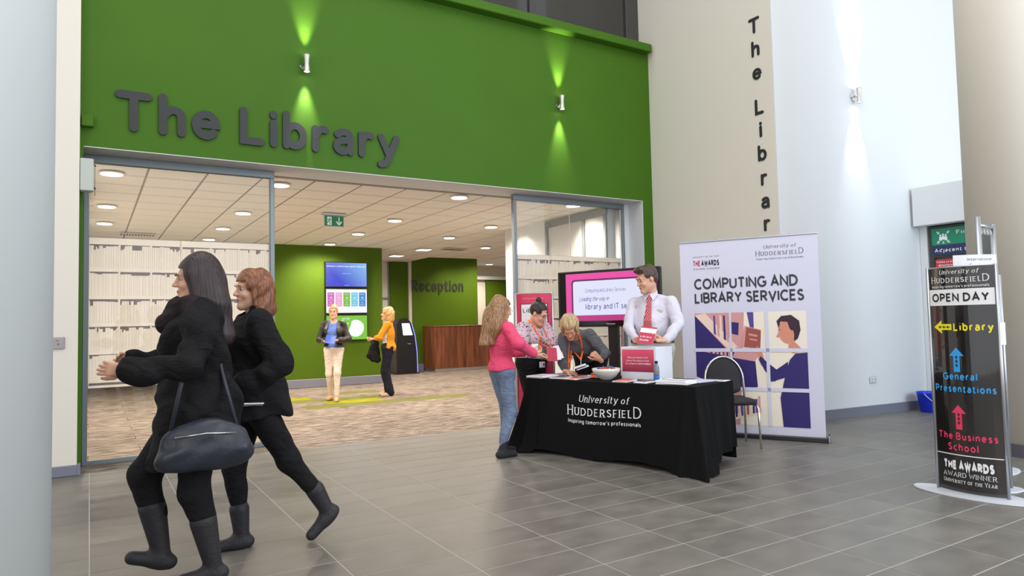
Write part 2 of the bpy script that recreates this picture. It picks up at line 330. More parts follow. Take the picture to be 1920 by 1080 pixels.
# ------------------------------------------------------------------ implicit surfaces for bodies, clothes and hair
class SDF:
    def __init__(s, lo, hi, h):
        s.lo = np.array(lo, float); s.h = h
        s.n = np.maximum(4, np.ceil((np.array(hi) - s.lo) / h).astype(int) + 1)
        s.ax = [s.lo[i] + h * np.arange(s.n[i]) for i in range(3)]
        s.f = np.full(s.n, 1.0, np.float32)
    def sub(s, lo, hi):
        a = np.clip(np.floor((np.array(lo) - s.lo) / s.h).astype(int), 0, s.n); b = np.clip(np.ceil((np.array(hi) - s.lo) / s.h).astype(int) + 1, 0, s.n)
        sl = tuple(slice(a[i], b[i]) for i in range(3))
        if any(b[i] <= a[i] for i in range(3)): return None, None
        X = np.meshgrid(*[s.ax[i][sl[i]] for i in range(3)], indexing='ij', sparse=True)
        return sl, X
    def comb(s, sl, d, k, op):
        a = s.f[sl]
        if op == 'u':
            h = np.maximum(k - np.abs(a - d), 0) / k; s.f[sl] = np.minimum(a, d) - h * h * k * .25
        else:
            d = -d; h = np.maximum(k - np.abs(a - d), 0) / k; s.f[sl] = np.maximum(a, d) + h * h * k * .25
    def cap(s, a, b, ra, rb=None, k=.03, op='u', fl=None):
        rb = ra if rb is None else rb; a = np.array(a, float); b = np.array(b, float); r = max(ra, rb) + .03 + k
        sl, X = s.sub(np.minimum(a, b) - r, np.maximum(a, b) + r)
        if sl is None: return s
        ba = b - a; L = ba @ ba + 1e-9
        P = [X[i] - a[i] for i in range(3)]
        t = np.clip((P[0] * ba[0] + P[1] * ba[1] + P[2] * ba[2]) / L, 0, 1)
        d = np.sqrt((P[0] - t * ba[0]) ** 2 + (P[1] - t * ba[1]) ** 2 + (P[2] - t * ba[2]) ** 2) - (ra + (rb - ra) * t)
        s.comb(sl, d, k, op); return s
    def ell(s, c, r, M=None, k=.03, op='u'):
        c = np.array(c, float); r = np.array(r, float) if not np.isscalar(r) else np.array([r] * 3); q = r.max() + .03 + k
        sl, X = s.sub(c - q, c + q)
        if sl is None: return s
        P = [X[i] - c[i] for i in range(3)]
        if M is not None: P = [P[0] * M[0][j] + P[1] * M[1][j] + P[2] * M[2][j] for j in range(3)]
        k0 = np.sqrt((P[0] / r[0]) ** 2 + (P[1] / r[1]) ** 2 + (P[2] / r[2]) ** 2)
        k1 = np.sqrt((P[0] / r[0] ** 2) ** 2 + (P[1] / r[1] ** 2) ** 2 + (P[2] / r[2] ** 2) ** 2) + 1e-6
        s.comb(sl, k0 * (k0 - 1) / k1, k, op); return s
    def cut(s, p, n):
        """remove everything on the side n points to"""
        X = np.meshgrid(*s.ax, indexing='ij', sparse=True); n = np.array(n, float); n /= np.linalg.norm(n)
        s.f = np.maximum(s.f, (X[0] - p[0]) * n[0] + (X[1] - p[1]) * n[1] + (X[2] - p[2]) * n[2]).astype(np.float32); return s
    def boxcut(s, lo, hi, M=None, c=(0, 0, 0)):
        X = np.meshgrid(*s.ax, indexing='ij', sparse=True); P = [X[i] - c[i] for i in range(3)]
        if M is not None: P = [P[0] * M[0][j] + P[1] * M[1][j] + P[2] * M[2][j] for j in range(3)]
        d = None
        for j in range(3):
            e = np.abs(P[j] - (lo[j] + hi[j]) / 2) - (hi[j] - lo[j]) / 2; d = e if d is None else np.maximum(d, e)
        s.f = np.maximum(s.f, -d).astype(np.float32); return s
    def folds(s, amp, fx=18, fz=30, seed=0):
        X = np.meshgrid(*s.ax, indexing='ij', sparse=True); rs = np.random.RandomState(seed)
        for j in range(3):
            a = rs.uniform(-1, 1, 3) * fx; b = rs.uniform(-1, 1, 3) * fz; ph = rs.uniform(0, 6, 2)
            s.f += (amp / 2 * np.sin(a[0] * X[0] + a[1] * X[1] + a[2] * X[2] + ph[0] + 1.5 * np.sin(b[0] * X[0] + b[1] * X[1] + b[2] * X[2] + ph[1]))).astype(np.float32)
        return s
    def nets(s):
        f = s.f.copy()
        for i in range(3):
            idx = [slice(None)] * 3; idx[i] = 0; f[tuple(idx)] = np.maximum(f[tuple(idx)], 1e-3); idx[i] = -1; f[tuple(idx)] = np.maximum(f[tuple(idx)], 1e-3)
        ins = f < 0; n = f.shape
        cnt = np.zeros((n[0] - 1, n[1] - 1, n[2] - 1), np.int8)
        for dx in (0, 1):
            for dy in (0, 1):
                for dz in (0, 1): cnt += ins[dx:n[0] - 1 + dx, dy:n[1] - 1 + dy, dz:n[2] - 1 + dz]
        I = np.argwhere((cnt > 0) & (cnt < 8))
        ids = np.full(cnt.shape, -1, np.int64); ids[I[:, 0], I[:, 1], I[:, 2]] = np.arange(len(I))
        acc = np.zeros((len(I), 3)); c = np.zeros(len(I))
        for a in range(3):
            o = [i for i in range(3) if i != a]
            for u in (0, 1):
                for v in (0, 1):
                    A = I.copy(); A[:, o[0]] += u; A[:, o[1]] += v; B = A.copy(); B[:, a] += 1
                    fa = f[A[:, 0], A[:, 1], A[:, 2]]; fb = f[B[:, 0], B[:, 1], B[:, 2]]; m = (fa < 0) != (fb < 0)
                    t = np.where(m, fa / np.where(m, fa - fb, 1), 0); P = A.astype(float); P[:, a] += t
                    acc += P * m[:, None]; c += m
        V = s.lo + s.h * acc / c[:, None]
        Fs = []
        for a in range(3):
            u, v = (a + 1) % 3, (a + 2) % 3
            A = ins; sl0 = [slice(1, -1)] * 3; sl0[a] = slice(0, -1); sl1 = [slice(1, -1)] * 3; sl1[a] = slice(1, None)
            m0 = A[tuple(sl0)]; m1 = A[tuple(sl1)]; E = np.argwhere(m0 != m1); 
            if not len(E): continue
            pos = m0[E[:, 0], E[:, 1], E[:, 2]]
            off = np.ones(3, int); off[a] = 0; Q = E + off
            def cell(du, dv):
                R = Q.copy(); R[:, u] -= du; R[:, v] -= dv; return ids[R[:, 0], R[:, 1], R[:, 2]]
            q = np.stack([cell(1, 1), cell(0, 1), cell(0, 0), cell(1, 0)], 1)
            q[~pos] = q[~pos][:, ::-1]; Fs.append(q)
        Fq = np.concatenate(Fs); Fq = Fq[(Fq >= 0).all(1)]
        return V, Fq
def npmesh(name, parts, m, parent=None, smooth=True):
    V = np.concatenate([p[0] for p in parts]); o = 0; Fs = []
    for v, f in parts: Fs.append(f + o); o += len(v)
    F = np.concatenate(Fs)
    me = bpy.data.meshes.new(name); me.vertices.add(len(V)); me.vertices.foreach_set('co', V.astype(np.float32).ravel())
    me.loops.add(F.size); me.loops.foreach_set('vertex_index', F.astype(np.int32).ravel())
    me.polygons.add(len(F)); me.polygons.foreach_set('loop_start', np.arange(0, F.size, 4, dtype=np.int32)); me.polygons.foreach_set('loop_total', np.full(len(F), 4, np.int32))
    me.update(calc_edges=True); me.validate()
    me.polygons.foreach_set('use_smooth', [smooth] * len(me.polygons))
    if m: me.materials.append(m)
    return link(bpy.data.objects.new(name, me), parent)

from mathutils.bvhtree import BVHTree
def surface(root, names):
    V = []; F = []
    for c in root.children:
        if c.type == 'MESH' and c.name.split('.')[0] in names:
            n = len(V); V += [v.co.copy() for v in c.data.vertices]; F += [tuple(i + n for i in p.vertices) for p in c.data.polygons]
    return BVHTree.FromPolygons(V, F)
def onto(T, p, d, off=.004, back=.5):
    p = Vector(p); d = Vector(d).normalized(); h = T.ray_cast(p + d * back, -d, back * 2)
    return (h[0] + d * off) if h[0] is not None else p
V3 = lambda *a: np.array(a, float)
def unit(v): v = np.array(v, float); return v / (np.linalg.norm(v) + 1e-9)
def ik(a, b, l1, l2, hint):
    a = np.array(a, float); b = np.array(b, float); d = b - a; L = np.linalg.norm(d)
    if L > (l1 + l2) * .995: b = a + d / L * (l1 + l2) * .995; d = b - a; L = np.linalg.norm(d)
    x = (l1 * l1 - l2 * l2 + L * L) / (2 * L); y = sqrt(max(0, l1 * l1 - x * x)); u = d / L
    h = np.array(hint, float); h = unit(h - u * (h @ u)); return a + u * x + h * y, b
def rotm(yaw=0, pitch=0, roll=0):
    """columns right, forward, up; yaw>0 turns to the left, pitch>0 looks down"""
    cy, sy = cos(radians(yaw)), sin(radians(yaw)); cp, sp = cos(radians(-pitch)), sin(radians(-pitch)); c_, s_ = cos(radians(roll)), sin(radians(roll))
    Z = np.array([[cy, -sy, 0], [sy, cy, 0], [0, 0, 1]]); X = np.array([[1, 0, 0], [0, cp, -sp], [0, sp, cp]]); Y = np.array([[c_, 0, s_], [0, 1, 0], [-s_, 0, c_]])
    return Z @ X @ Y
SKIN = mat('skin', srgb(222, 170, 142), .5, var=.06, vs=14, spec=.35)
SKIN2 = mat('skin_warm', srgb(214, 158, 132), .5, var=.06, vs=14, spec=.35)
LIPS = mat('lips', srgb(178, 88, 84), .45); EYEW = mat('eye_white', srgb(186, 174, 166), .4); IRIS = mat('iris', srgb(48, 40, 38), .2)
def hairmat(name, a, b, sc=(70, 70, 7)):
    m, N, L, p = new(name); tc = N.new('ShaderNodeTexCoord'); mp = N.new('ShaderNodeMapping'); mp.inputs['Scale'].default_value = sc
    L.new(tc.outputs['Object'], mp.inputs[0]); n = N.new('ShaderNodeTexNoise'); n.inputs['Scale'].default_value = 1.6; n.inputs['Detail'].default_value = 4
    L.new(mp.outputs[0], n.inputs['Vector']); r = N.new('ShaderNodeValToRGB'); r.color_ramp.elements[0].position = .35; r.color_ramp.elements[1].position = .65
    r.color_ramp.elements[0].color = a + (1,); r.color_ramp.elements[1].color = b + (1,); L.new(n.outputs[0], r.inputs[0]); L.new(r.outputs[0], p.inputs['Base Color'])
    bp = N.new('ShaderNodeBump'); bp.inputs['Strength'].default_value = .7; bp.inputs['Distance'].default_value = .006; L.new(n.outputs[0], bp.inputs['Height']); L.new(bp.outputs[0], p.inputs['Normal'])
    p.inputs['Roughness'].default_value = .42; return m

hM_ = lambda M: M
def head_sdf(c, M, sc, male=False, h=.0042, neck=None, nr=.055):
    T = lambda x, y, z: c + M @ (V3(x, y, z) * sc)
    lo = c - .17 * sc; hi = c + .17 * sc
    if neck is not None: lo = np.minimum(lo, np.array(neck) - .07); hi = np.maximum(hi, np.array(neck) + .07)
    s = SDF(lo, hi, h)
    s.ell(T(0, -.018, .035), V3(.074, .094, .086) * sc, M, .02)
    s.ell(T(0, .022, -.03), V3(.062 if male else .059, .068, .08) * sc, M, .03)
    s.cap(T(-.045, .0, -.06), T(-.012, .07, -.098), .022 * sc, .018 * sc, .03); s.cap(T(.045, .0, -.06), T(.012, .07, -.098), .022 * sc, .018 * sc, .03)
    s.ell(T(0, .078, -.098), (.02 if male else .017) * sc, None, .02)
    s.cap(T(-.03, .077, .027), T(.03, .077, .027), .013 * sc, k=.015)
    for q in (-1, 1):
        s.ell(T(q * .031, .1, .006), V3(.019, .0165, .0135) * sc, hM_(M), .012, 's')
        s.ell(T(q * .036, .066, -.03), V3(.02, .018, .018) * sc, M, .02)
        s.ell(T(q * .078, -.008, -.003), V3(.008, .018, .03) * sc, M, .008)
    s.cap(T(0, .083, .014), T(0, .109, -.024), .007 * sc, .0100 * sc, .01)
    for q in (-1, 1): s.ell(T(q * .011, .098, -.027), .008 * sc, None, .008)
    s.cap(T(-.015, .087, -.055), T(.015, .087, -.055), .008 * sc, k=.01); s.cap(T(-.012, .085, -.067), T(.012, .085, -.067), .008 * sc, k=.01)
    s.cap(T(-.026, .096, -.061), T(.026, .096, -.061), .0025 * sc, k=.005, op='s')
    if neck is not None:
        s.cap(T(0, -.02, -.04), neck, nr * .95, nr * 1.1, .03)
    return s.nets()
def face_bits(root, c, M, sc, lips=LIPS, brow=None, glasses=None):
    T = lambda x, y, z: Vector(c + M @ (V3(x, y, z) * sc))
    for q in (-1, 1):
        g = G(); A = Matrix([[M[i][j] for j in range(3)] for i in range(3)]).to_4x4(); cc = T(q * .031, .0725, .006)
        prof = [(.0125 * sin(radians(a)), -.0125 * cos(radians(a))) for a in range(15, 180, 15)]
        B = A @ Matrix.Rotation(radians(-90), 4, 'X')
        V0 = len(g.V); g.lathe([(r * sc, z * sc) for r, z in prof], cc, 12, 0, 'z', B)
        mi = [1 if (Vector(np.mean([g.V[i] for i in f], 0)) - cc).dot(A @ Vector((0, 1, 0))) > .0082 * sc else 0 for f in g.F]
        g.MI = mi; g.build('eye', [EYEW, IRIS], root, True)
        if brow:
            G().tube([T(q * .016, .093, .026), T(q * .03, .094, .031), T(q * .047, .083, .026)], [.002, .0032, .0015], 6).build('eyebrow', brow, root, True)
    g = G(); g.tube([T(-.024, .085, -.061), T(-.012, .0935, -.057), T(0, .095, -.059), T(.012, .0935, -.057), T(.024, .085, -.061)], [.002, .0042, .0046, .0042, .002], 7)
    g.tube([T(-.02, .085, -.063), T(0, .0925, -.068), T(.02, .085, -.063)], [.002, .0052, .002], 7); g.build('lips', lips, root, True)
    if glasses:
        g = G()
        for q in (-1, 1):
            g.tube([T(q * .031 + .021 * cos(a), .104, .004 + .0145 * sin(a)) for a in [2 * pi * i / 16 for i in range(16)]], .0016 * sc, 6, closed=True)
            g.tube([T(q * .052, .102, .008), T(q * .074, .05, .01), T(q * .079, -.01, .008)], .0016 * sc, 6)
        g.tube([T(-.01, .105, .006), T(.01, .105, .006)], .0016 * sc, 6); g.build('glasses', glasses, root, True)
def hand_sdf(wr, d, n, side, sc=1.0, curl=(35, 40, 30), h=.0034, thumb=.6, spread=1.0):
    """wr wrist, d pointing direction, n palm normal (the way fingers curl), side +1 right / -1 left"""
    d = unit(d); n = unit(np.array(n) - d * (np.array(n) @ d)); t = np.cross(n, d) * side   # towards the thumb
    s = SDF(wr - .21 * sc, wr + .21 * sc, h); wr = np.array(wr, float)
    s.cap(wr - d * .03, wr + d * .015, .025 * sc, .024 * sc, .015)
    for k in range(4):
        l = (1.5 - k) * .0185 * sc
        s.cap(wr + d * .01 + t * l * .6, wr + d * .083 * sc + t * l, .015 * sc, .0115 * sc, .012)
        L = (.07, .078, .074, .058)[k] * sc; a = 0; p = wr + d * (.086 - .004 * abs(1.3 - k)) * sc + t * l; r = .0093 * sc
        lat = t * (1.5 - k) * .05 * spread
        for j, (fr, cu) in enumerate(zip((.44, .31, .25), curl)):
            a += radians(cu + k * 3); q = p + (unit(d * cos(a) + n * sin(a) + lat)) * L * fr
            s.cap(p, q, r, r * .9, .004); p = q; r *= .9
    p = wr + d * .02 + t * .02 * sc + n * .008; q = p + unit(d * .75 + t * .75 * thumb + n * .35) * .042 * sc; s.cap(p, q, .0145 * sc, .012 * sc, .012)
    q2 = q + unit(d * 1.0 + t * .35 * thumb + n * .45) * .031 * sc; s.cap(q, q2, .0108 * sc, .010 * sc, .004)
    q3 = q2 + unit(d * 1.0 + t * .05 + n * .55) * .026 * sc; s.cap(q2, q3, .0098 * sc, .008 * sc, .004)
    return s.nets()

def person(loc, yaw, H, S, label, group=None):
    """S: pose and dress. Everything is in the body's own frame: x right, y forward, z up"""
    s_ = H / 1.70; root = empty('person', loc, radians(yaw)); tag(root, label, 'person', group)
    pel = np.array(S.get('pel', (0, 0, .93 * s_))); nb = np.array(S.get('nb', (0, -.01, 1.43 * s_)))
    upv = unit(nb - pel); rg = unit(S.get('right', (1, 0, 0))); rg = unit(rg - upv * (rg @ upv)); fwd = np.cross(upv, rg); TM = np.stack([rg, fwd, upv], 1)
    hr = unit(S.get('hipright', rg)); 
    hM = rotm(*S.get('head', (0, 0, 0))); hsc = S.get('hs', 1.0) * (s_ ** .5)
    hc = np.array(S.get('hc', nb + V3(0, .02, .145 * s_)))
    sw = S.get('sw', .165) * s_; male = S.get('male', False); b = S.get('build', 1.0)
    shp = {1: nb + rg * sw - upv * .062 * s_, -1: nb - rg * sw - upv * .062 * s_}
    hip = {1: pel + hr * .085 * s_ - V3(0, 0, .04), -1: pel - hr * .085 * s_ - V3(0, 0, .04)}
    J = {}
    for q, k in ((1, 'R'), (-1, 'L')):
        ra, rf = .285 * s_, .255 * s_
        wr = np.array(S.get('wr' + k, (q * .25, .03, .80 * s_))); el, wr = ik(shp[q], wr, ra, rf, S.get('eh' + k, (q * .4, -1, -.3)))
        an = np.array(S.get('an' + k, (q * .09, 0, .09 * s_))); kn, an = ik(hip[q], an, .413 * s_, .403 * s_, S.get('kh' + k, (0, 1, 0)))
        J[k] = (shp[q], el, wr, hip[q], kn, an)
    tor = S.get('fig', 'f'); 
    def torso(s, g, top=True, low=True, k=.05):
        if top:
            s.ell(nb - upv * .20 * s_ + fwd * .01, V3(.145 * b + g, .10 * b + g, .175 * s_ + g), TM, k)
            if tor == 'f':
                for q in (-1, 1): s.ell(nb - upv * .20 * s_ + fwd * .075 * b + rg * q * .068, V3(.06, .055, .06) * b + g, TM, .04)
            for q in (-1, 1): s.cap(nb - upv * .035 + rg * q * .03, shp[q] - rg * q * .02, .036 + g * .8, .036 + g * .8, .04)
            s.cap(nb - upv * .06, nb, .055 + g * .6, .05 + g * .4, .03)
        s.ell(nb * .42 + pel * .58 + fwd * S.get('belly', 0), V3((.125 if tor == 'f' else .15) * b + g, .095 * b + g + S.get('belly', 0) * .6, .16 + g), TM, k)
        if low: s.ell(pel + V3(0, 0, .0), V3(.165 * b + g, .115 * b + g, .12 + g), np.stack([hr, np.cross((0, 0, 1), hr), V3(0, 0, 1)], 1), k)
    # ---- body: one skin surface
    lo, hi = S.get('bb', ((-.55, -.55, -.01), (.55, .55, 1.0))); lo = np.array(lo, float); hi = np.array(hi, float); hi[2] = nb[2] + .12
    s = SDF(lo, hi, S.get('res', .012)); torso(s, -.004)
    for k in 'RL':
        sh, el, wr, hp, kn, an = J[k]
        s.cap(sh, el, .042 * b ** .5, .035, .02); s.cap(el, wr, .037, .024, .02)
        s.cap(hp, kn, .078 * b, .052, .04); s.cap(kn, kn + (an - kn) * (.8 if S['shoes'].get('top', 0) > .1 else 1), .052, .036, .02); s.cap(an, an, .001, .001, .001) if S['shoes'].get('top', 0) > .1 else s.cap(an, an + V3(0, .01, -.03), .032, .028, .02)
    parts = [s.nets(), head_sdf(hc, hM, hsc, male, S.get('hh', .0044), nb - upv * .01, .058 if male else .05)]
    for q, k in ((1, 'R'), (-1, 'L')):
        sh, el, wr = J[k][:3]; hd = S.get('hand' + k, {})
        d = hd.get('d', wr - el); n = hd.get('n', (-q, 0, 0))
        parts.append(hand_sdf(wr, d, n, q, .96 * hsc * (1.06 if male else .96), hd.get('curl', (25, 30, 20)), S.get('fh', .0036), hd.get('thumb', .8)))
    npmesh('body', parts, S.get('skin', SKIN), root)
    face_bits(root, hc, hM, hsc, S.get('lips', LIPS), S.get('brow'), S.get('glasses'))
    # ---- trousers or skirt
    t = S['legs']; res = S.get('cres', .009)
    s = SDF(lo, (hi[0], hi[1], pel[2] + .2), res); g = t.get('g', .012)
    torso(s, g - .002, top=False)
    for k in 'RL':
        hp, kn, an = J[k][3:]; e = kn + (an - kn) * t.get('len', .93) * 1.04
        s.cap(hp, kn, .083 * b + g, .055 + g, .05); s.cap(kn, e, .055 + g, t.get('hem', .046) + g * .5, .03); s.cut  # noqa
    if t.get('waist') is not None: s.cut((0, 0, t['waist']), (0, 0, 1))
    s.folds(t.get('fold', .004), 14, 26, 3); npmesh('trousers', [s.nets()], t['m'], root)
    # ---- upper garments
    for u in S['tops']:
        g = u.get('g', .014); s = SDF(lo, (hi[0], hi[1], nb[2] + .12), u.get('res', res)); torso(s, g, low=u.get('hem', 1.0) < pel[2] + .06)
        for q, k in ((1, 'R'), (-1, 'L')):
            sh, el, wr = J[k][:3]; sl = u.get('sleeve', 1.0); wd = u.get('sw', 1.0)
            if sl > 0:
                a = min(1, sl * 2); s.cap(sh, sh + (el - sh) * a, .042 * b ** .5 + g * wd * .9, (.037 + g * wd * .9) if sl >= .5 else .04 + g * wd, .02)
                if sl > .5: s.cap(el, el + (wr - el) * (sl - .5) * 2, .037 + g * wd * .9, (.028 + g * wd * u.get('cuff', 1)), .012)
        if u.get('skirt'):
            s.cap(pel, pel + V3(0, u.get('sky', 0), -u['skirt']), .15 * b + g, .17 * b + g, .06)
        if 'hem' in u: s.cut((0, 0, u['hem']), u.get('hemn', (0, 0, -1)))
        if u.get('neck', True): s.cap(nb + fwd * .03 - upv * .01, nb + fwd * u.get('nf', .12) + upv * .06, u.get('nr', .05), u.get('nr', .05) + .012, .012, 's')
        if u.get('open'):
            c = nb + fwd * .1 + rg * u.get('ox', 0); c[2] = 1.1
            s.boxcut((-u['open'] / 2, -u.get('od', .045), -.6), (u['open'] / 2, .4, .6), TM, c)
        if u.get('holes'):
            for q in (-1, 1): s.ell(shp[q] + rg * q * .035 + upv * .0, (.045, .05, .035), TM, .01, 's')
        if u.get('hood'): s.ell(nb - fwd * .085 + upv * .0, (.10, .05, .055), TM, .03); 
        if u.get('collar'): 
            s.cap(nb + rg * .05 + fwd * .01, nb + fwd * .05, .022, .018, .01); s.cap(nb - rg * .05 + fwd * .01, nb + fwd * .05, .022, .018, .01)
        s.folds(u.get('fold', .006), 12, 22, u.get('seed', 5)); npmesh(u['name'], [s.nets()], u['m'], root)
    # ---- shoes
    for q, k in ((1, 'R'), (-1, 'L')):
        sh_ = S['shoes']; an = J[k][5]; fd = unit(S.get('foot' + k, (q * .12, 1, 0))); L = .15 * s_
        s = SDF(an - .24, an + .28, .0065); pitch = fd[2]; hz = an[2] - .055 * s_
        sole = an + V3(0, 0, -.055 * s_) 
        s.cap(sole - fd * .035, sole + fd * .04, .036, .038, .03); s.cap(sole + fd * .04, sole + fd * L - V3(0, 0, .008), .04, .034, .03)
        top = sh_.get('top', .05)
        if top > 0: s.cap(sole, an + (J[k][4] - an) * (top / .42), .040, sh_.get('tr', .046), .03)
        if abs(fd[2]) < .05: s.cut((0, 0, max(0.0, an[2] - .09 * s_)), (0, 0, -1))
        if sh_.get('flat'): s.cut(an - V3(0, 0, .035 * s_) , (0, -.55, 1))
        npmesh('shoe', [s.nets()], sh_['m'], root)
    # ---- hair
    hs = S.get('hair')
    if hs:
        T = lambda x, y, z: hc + hM @ (V3(x, y, z) * hsc)
        s = SDF(hc - .36, hc + .24, .006); r0 = hs.get('r', .009)
        s.ell(T(0, -.02, .038), V3(.077 + r0, .096 + r0, .088 + r0) * hsc, hM, .02)
        if hs['kind'] in ('bob', 'long'):
            ln = hs.get('len', .1); wdt = hs.get('w', .03)
            for q in (-1, 1):
                s.cap(T(q * .062, -.02, 0), T(q * .066, -.01, -ln), .03, wdt, .03)
                s.cap(T(q * .07, .03, .03), T(q * .074, .02 + hs.get('fr', 0), -ln * .8), .018, .016, .02)
            s.cap(T(0, -.07, 0), T(0, -.07, -ln), .06, wdt + .03, .05)
            s.cap(T(-.035, -.07, 0), T(-.035, -.07, -ln), .05, wdt + .02, .05); s.cap(T(.035, -.07, 0), T(.035, -.07, -ln), .05, wdt + .02, .05)
            if hs['kind'] == 'long':
                p = hs['to']; s.cap(T(0, -.06, -.05), p, .085, hs.get('wt', .06), .05); s.cap(T(0, -.06, -.05), (T(0, -.06, -.05) + p) / 2 + rg * .04, .085, .085, .05)
        if hs['kind'] == 'bun': s.ell(T(*hs.get('at', (0, -.09, .09))), hs.get('br', .035), None, .012)
        if hs['kind'] == 'short':
            s.ell(T(0, .045, .105), V3(.06, .05, .03) * hsc, hM, .02); s.ell(T(0, -.06, .0), V3(.07, .05, .07), hM, .03)
        zf = hs.get('fringe', .055)                 # uncover the face
        s.boxcut((-.062 * hsc, .035 * hsc, -.4), (.062 * hsc, .3, zf * hsc), hM, hc)
        s.boxcut((-.2, .06 * hsc, -.4), (.2, .3, (zf - .0) * hsc), hM, hc)
        if hs['kind'] in ('short', 'bun'): s.boxcut((-.2, -.0 * hsc, -.4), (.2, .3, -.0 + .012), hM, hc); s.boxcut((-.2, -.3, -.4), (.2, .3, -.07 * hsc), hM, hc)
        s.folds(.005, 40, 60, 11) if hs['kind'] != 'long' else s.folds(.009, 30, 10, 11)
        npmesh('hair', [s.nets()], hs['m'], root)
    return root, dict(J=J, nb=nb, pel=pel, hc=hc, hM=hM, hs=hsc, fwd=fwd, rg=rg, up=upv)
def w2l(loc, yaw, p):
    """world point -> body frame"""
    a = radians(yaw); d = np.array(p, float) - np.array(loc, float); return V3(d[0] * cos(a) + d[1] * sin(a), -d[0] * sin(a) + d[1] * cos(a), d[2])
def d2l(yaw, v):
    a = radians(yaw); return V3(v[0] * cos(a) + v[1] * sin(a), -v[0] * sin(a) + v[1] * cos(a), v[2])
def yaw_of(dx, dy): return math.degrees(math.atan2(-dx, dy))

# ================================================================== the setting
def slate():
    m, N, L, p = new('slate_tile'); tc = N.new('ShaderNodeTexCoord'); oi = N.new('ShaderNodeObjectInfo')
    ad = N.new('ShaderNodeVectorMath'); ad.operation = 'ADD'; sc = N.new('ShaderNodeVectorMath'); sc.operation = 'SCALE'; sc.inputs['Scale'].default_value = 40
    cmb = N.new('ShaderNodeCombineXYZ'); L.new(oi.outputs['Random'], cmb.inputs[0]); L.new(oi.outputs['Random'], cmb.inputs[1]); L.new(cmb.outputs[0], sc.inputs[0])
    L.new(tc.outputs['Object'], ad.inputs[0]); L.new(sc.outputs[0], ad.inputs[1])
    mp = N.new('ShaderNodeMapping'); mp.inputs['Scale'].default_value = (2.2, 3.0, 2); L.new(ad.outputs[0], mp.inputs[0])
    n = N.new('ShaderNodeTexNoise'); n.inputs['Scale'].default_value = 1.6; n.inputs['Detail'].default_value = 6; L.new(mp.outputs[0], n.inputs['Vector'])
    r = N.new('ShaderNodeValToRGB'); r.color_ramp.elements[0].color = srgb(100, 96, 90) + (1,); r.color_ramp.elements[1].color = srgb(122, 117, 109) + (1,)
    r.color_ramp.elements[0].position = .3; r.color_ramp.elements[1].position = .7; L.new(n.outputs[0], r.inputs[0])
    hs = N.new('ShaderNodeHueSaturation'); ma = N.new('ShaderNodeMath'); ma.operation = 'MULTIPLY_ADD'; ma.inputs[1].default_value = .14; ma.inputs[2].default_value = .93
    L.new(oi.outputs['Random'], ma.inputs[0]); L.new(ma.outputs[0], hs.inputs['Value']); L.new(r.outputs[0], hs.inputs['Color']); L.new(hs.outputs[0], p.inputs['Base Color'])
    mr = N.new('ShaderNodeMapRange'); mr.inputs[3].default_value = .3; mr.inputs[4].default_value = .5; L.new(n.outputs[0], mr.inputs[0]); L.new(mr.outputs[0], p.inputs['Roughness'])
    bp = N.new('ShaderNodeBump'); bp.inputs['Strength'].default_value = .12; bp.inputs['Distance'].default_value = .004; L.new(n.outputs[0], bp.inputs['Height']); L.new(bp.outputs[0], p.inputs['Normal'])
    return m
SLATE = slate(); GROUT = mat('grout', srgb(176, 171, 164), .85)
floor = st(G().box(-6, 14, -6, 7.7, -.12, -.0015).build('floor', GROUT), 'grey slate-tiled atrium floor')
tg = G().bbox(-.2965, .2965, -.1465, .1465, -.012, 0, .001); t0 = None; rest = G(); cnt = 0
for j in range(-27, 16):
    for i in range(-16, 19):
        x = 3.01 + .6 * i + .3; y = 3.005 + .3 * j + .15
        if y > 7.6 or y < -5.8 or x < -5.6 or x > 13.4: continue
        seen = y > 1.55 and x > -.45 + (-.12 * (y - 4)) and x < 2.46 * y + .5 and x < 10.3 and not (x > 7.3 and y > 5.45)
        if seen and cnt < 300:
            if t0 is None: o = tg.build('floor_tile', SLATE, floor); t0 = o
            else: o = t0.copy(); link(o, floor)
            o.location = (x, y, 0); cnt += 1
        elif not (x > 7.4 and y > 5.45): rest.box(x - .2965, x + .2965, y - .1465, y + .1465, -.006, 0)
for i in range(-16, 8): rest.box(3.31 + .6 * i - .2965, 3.31 + .6 * i + .2965, 7.5085, 7.655, -.006, 0)
o = rest.build('floor_tiles', SLATE, floor); o['kind'] = 'stuff'

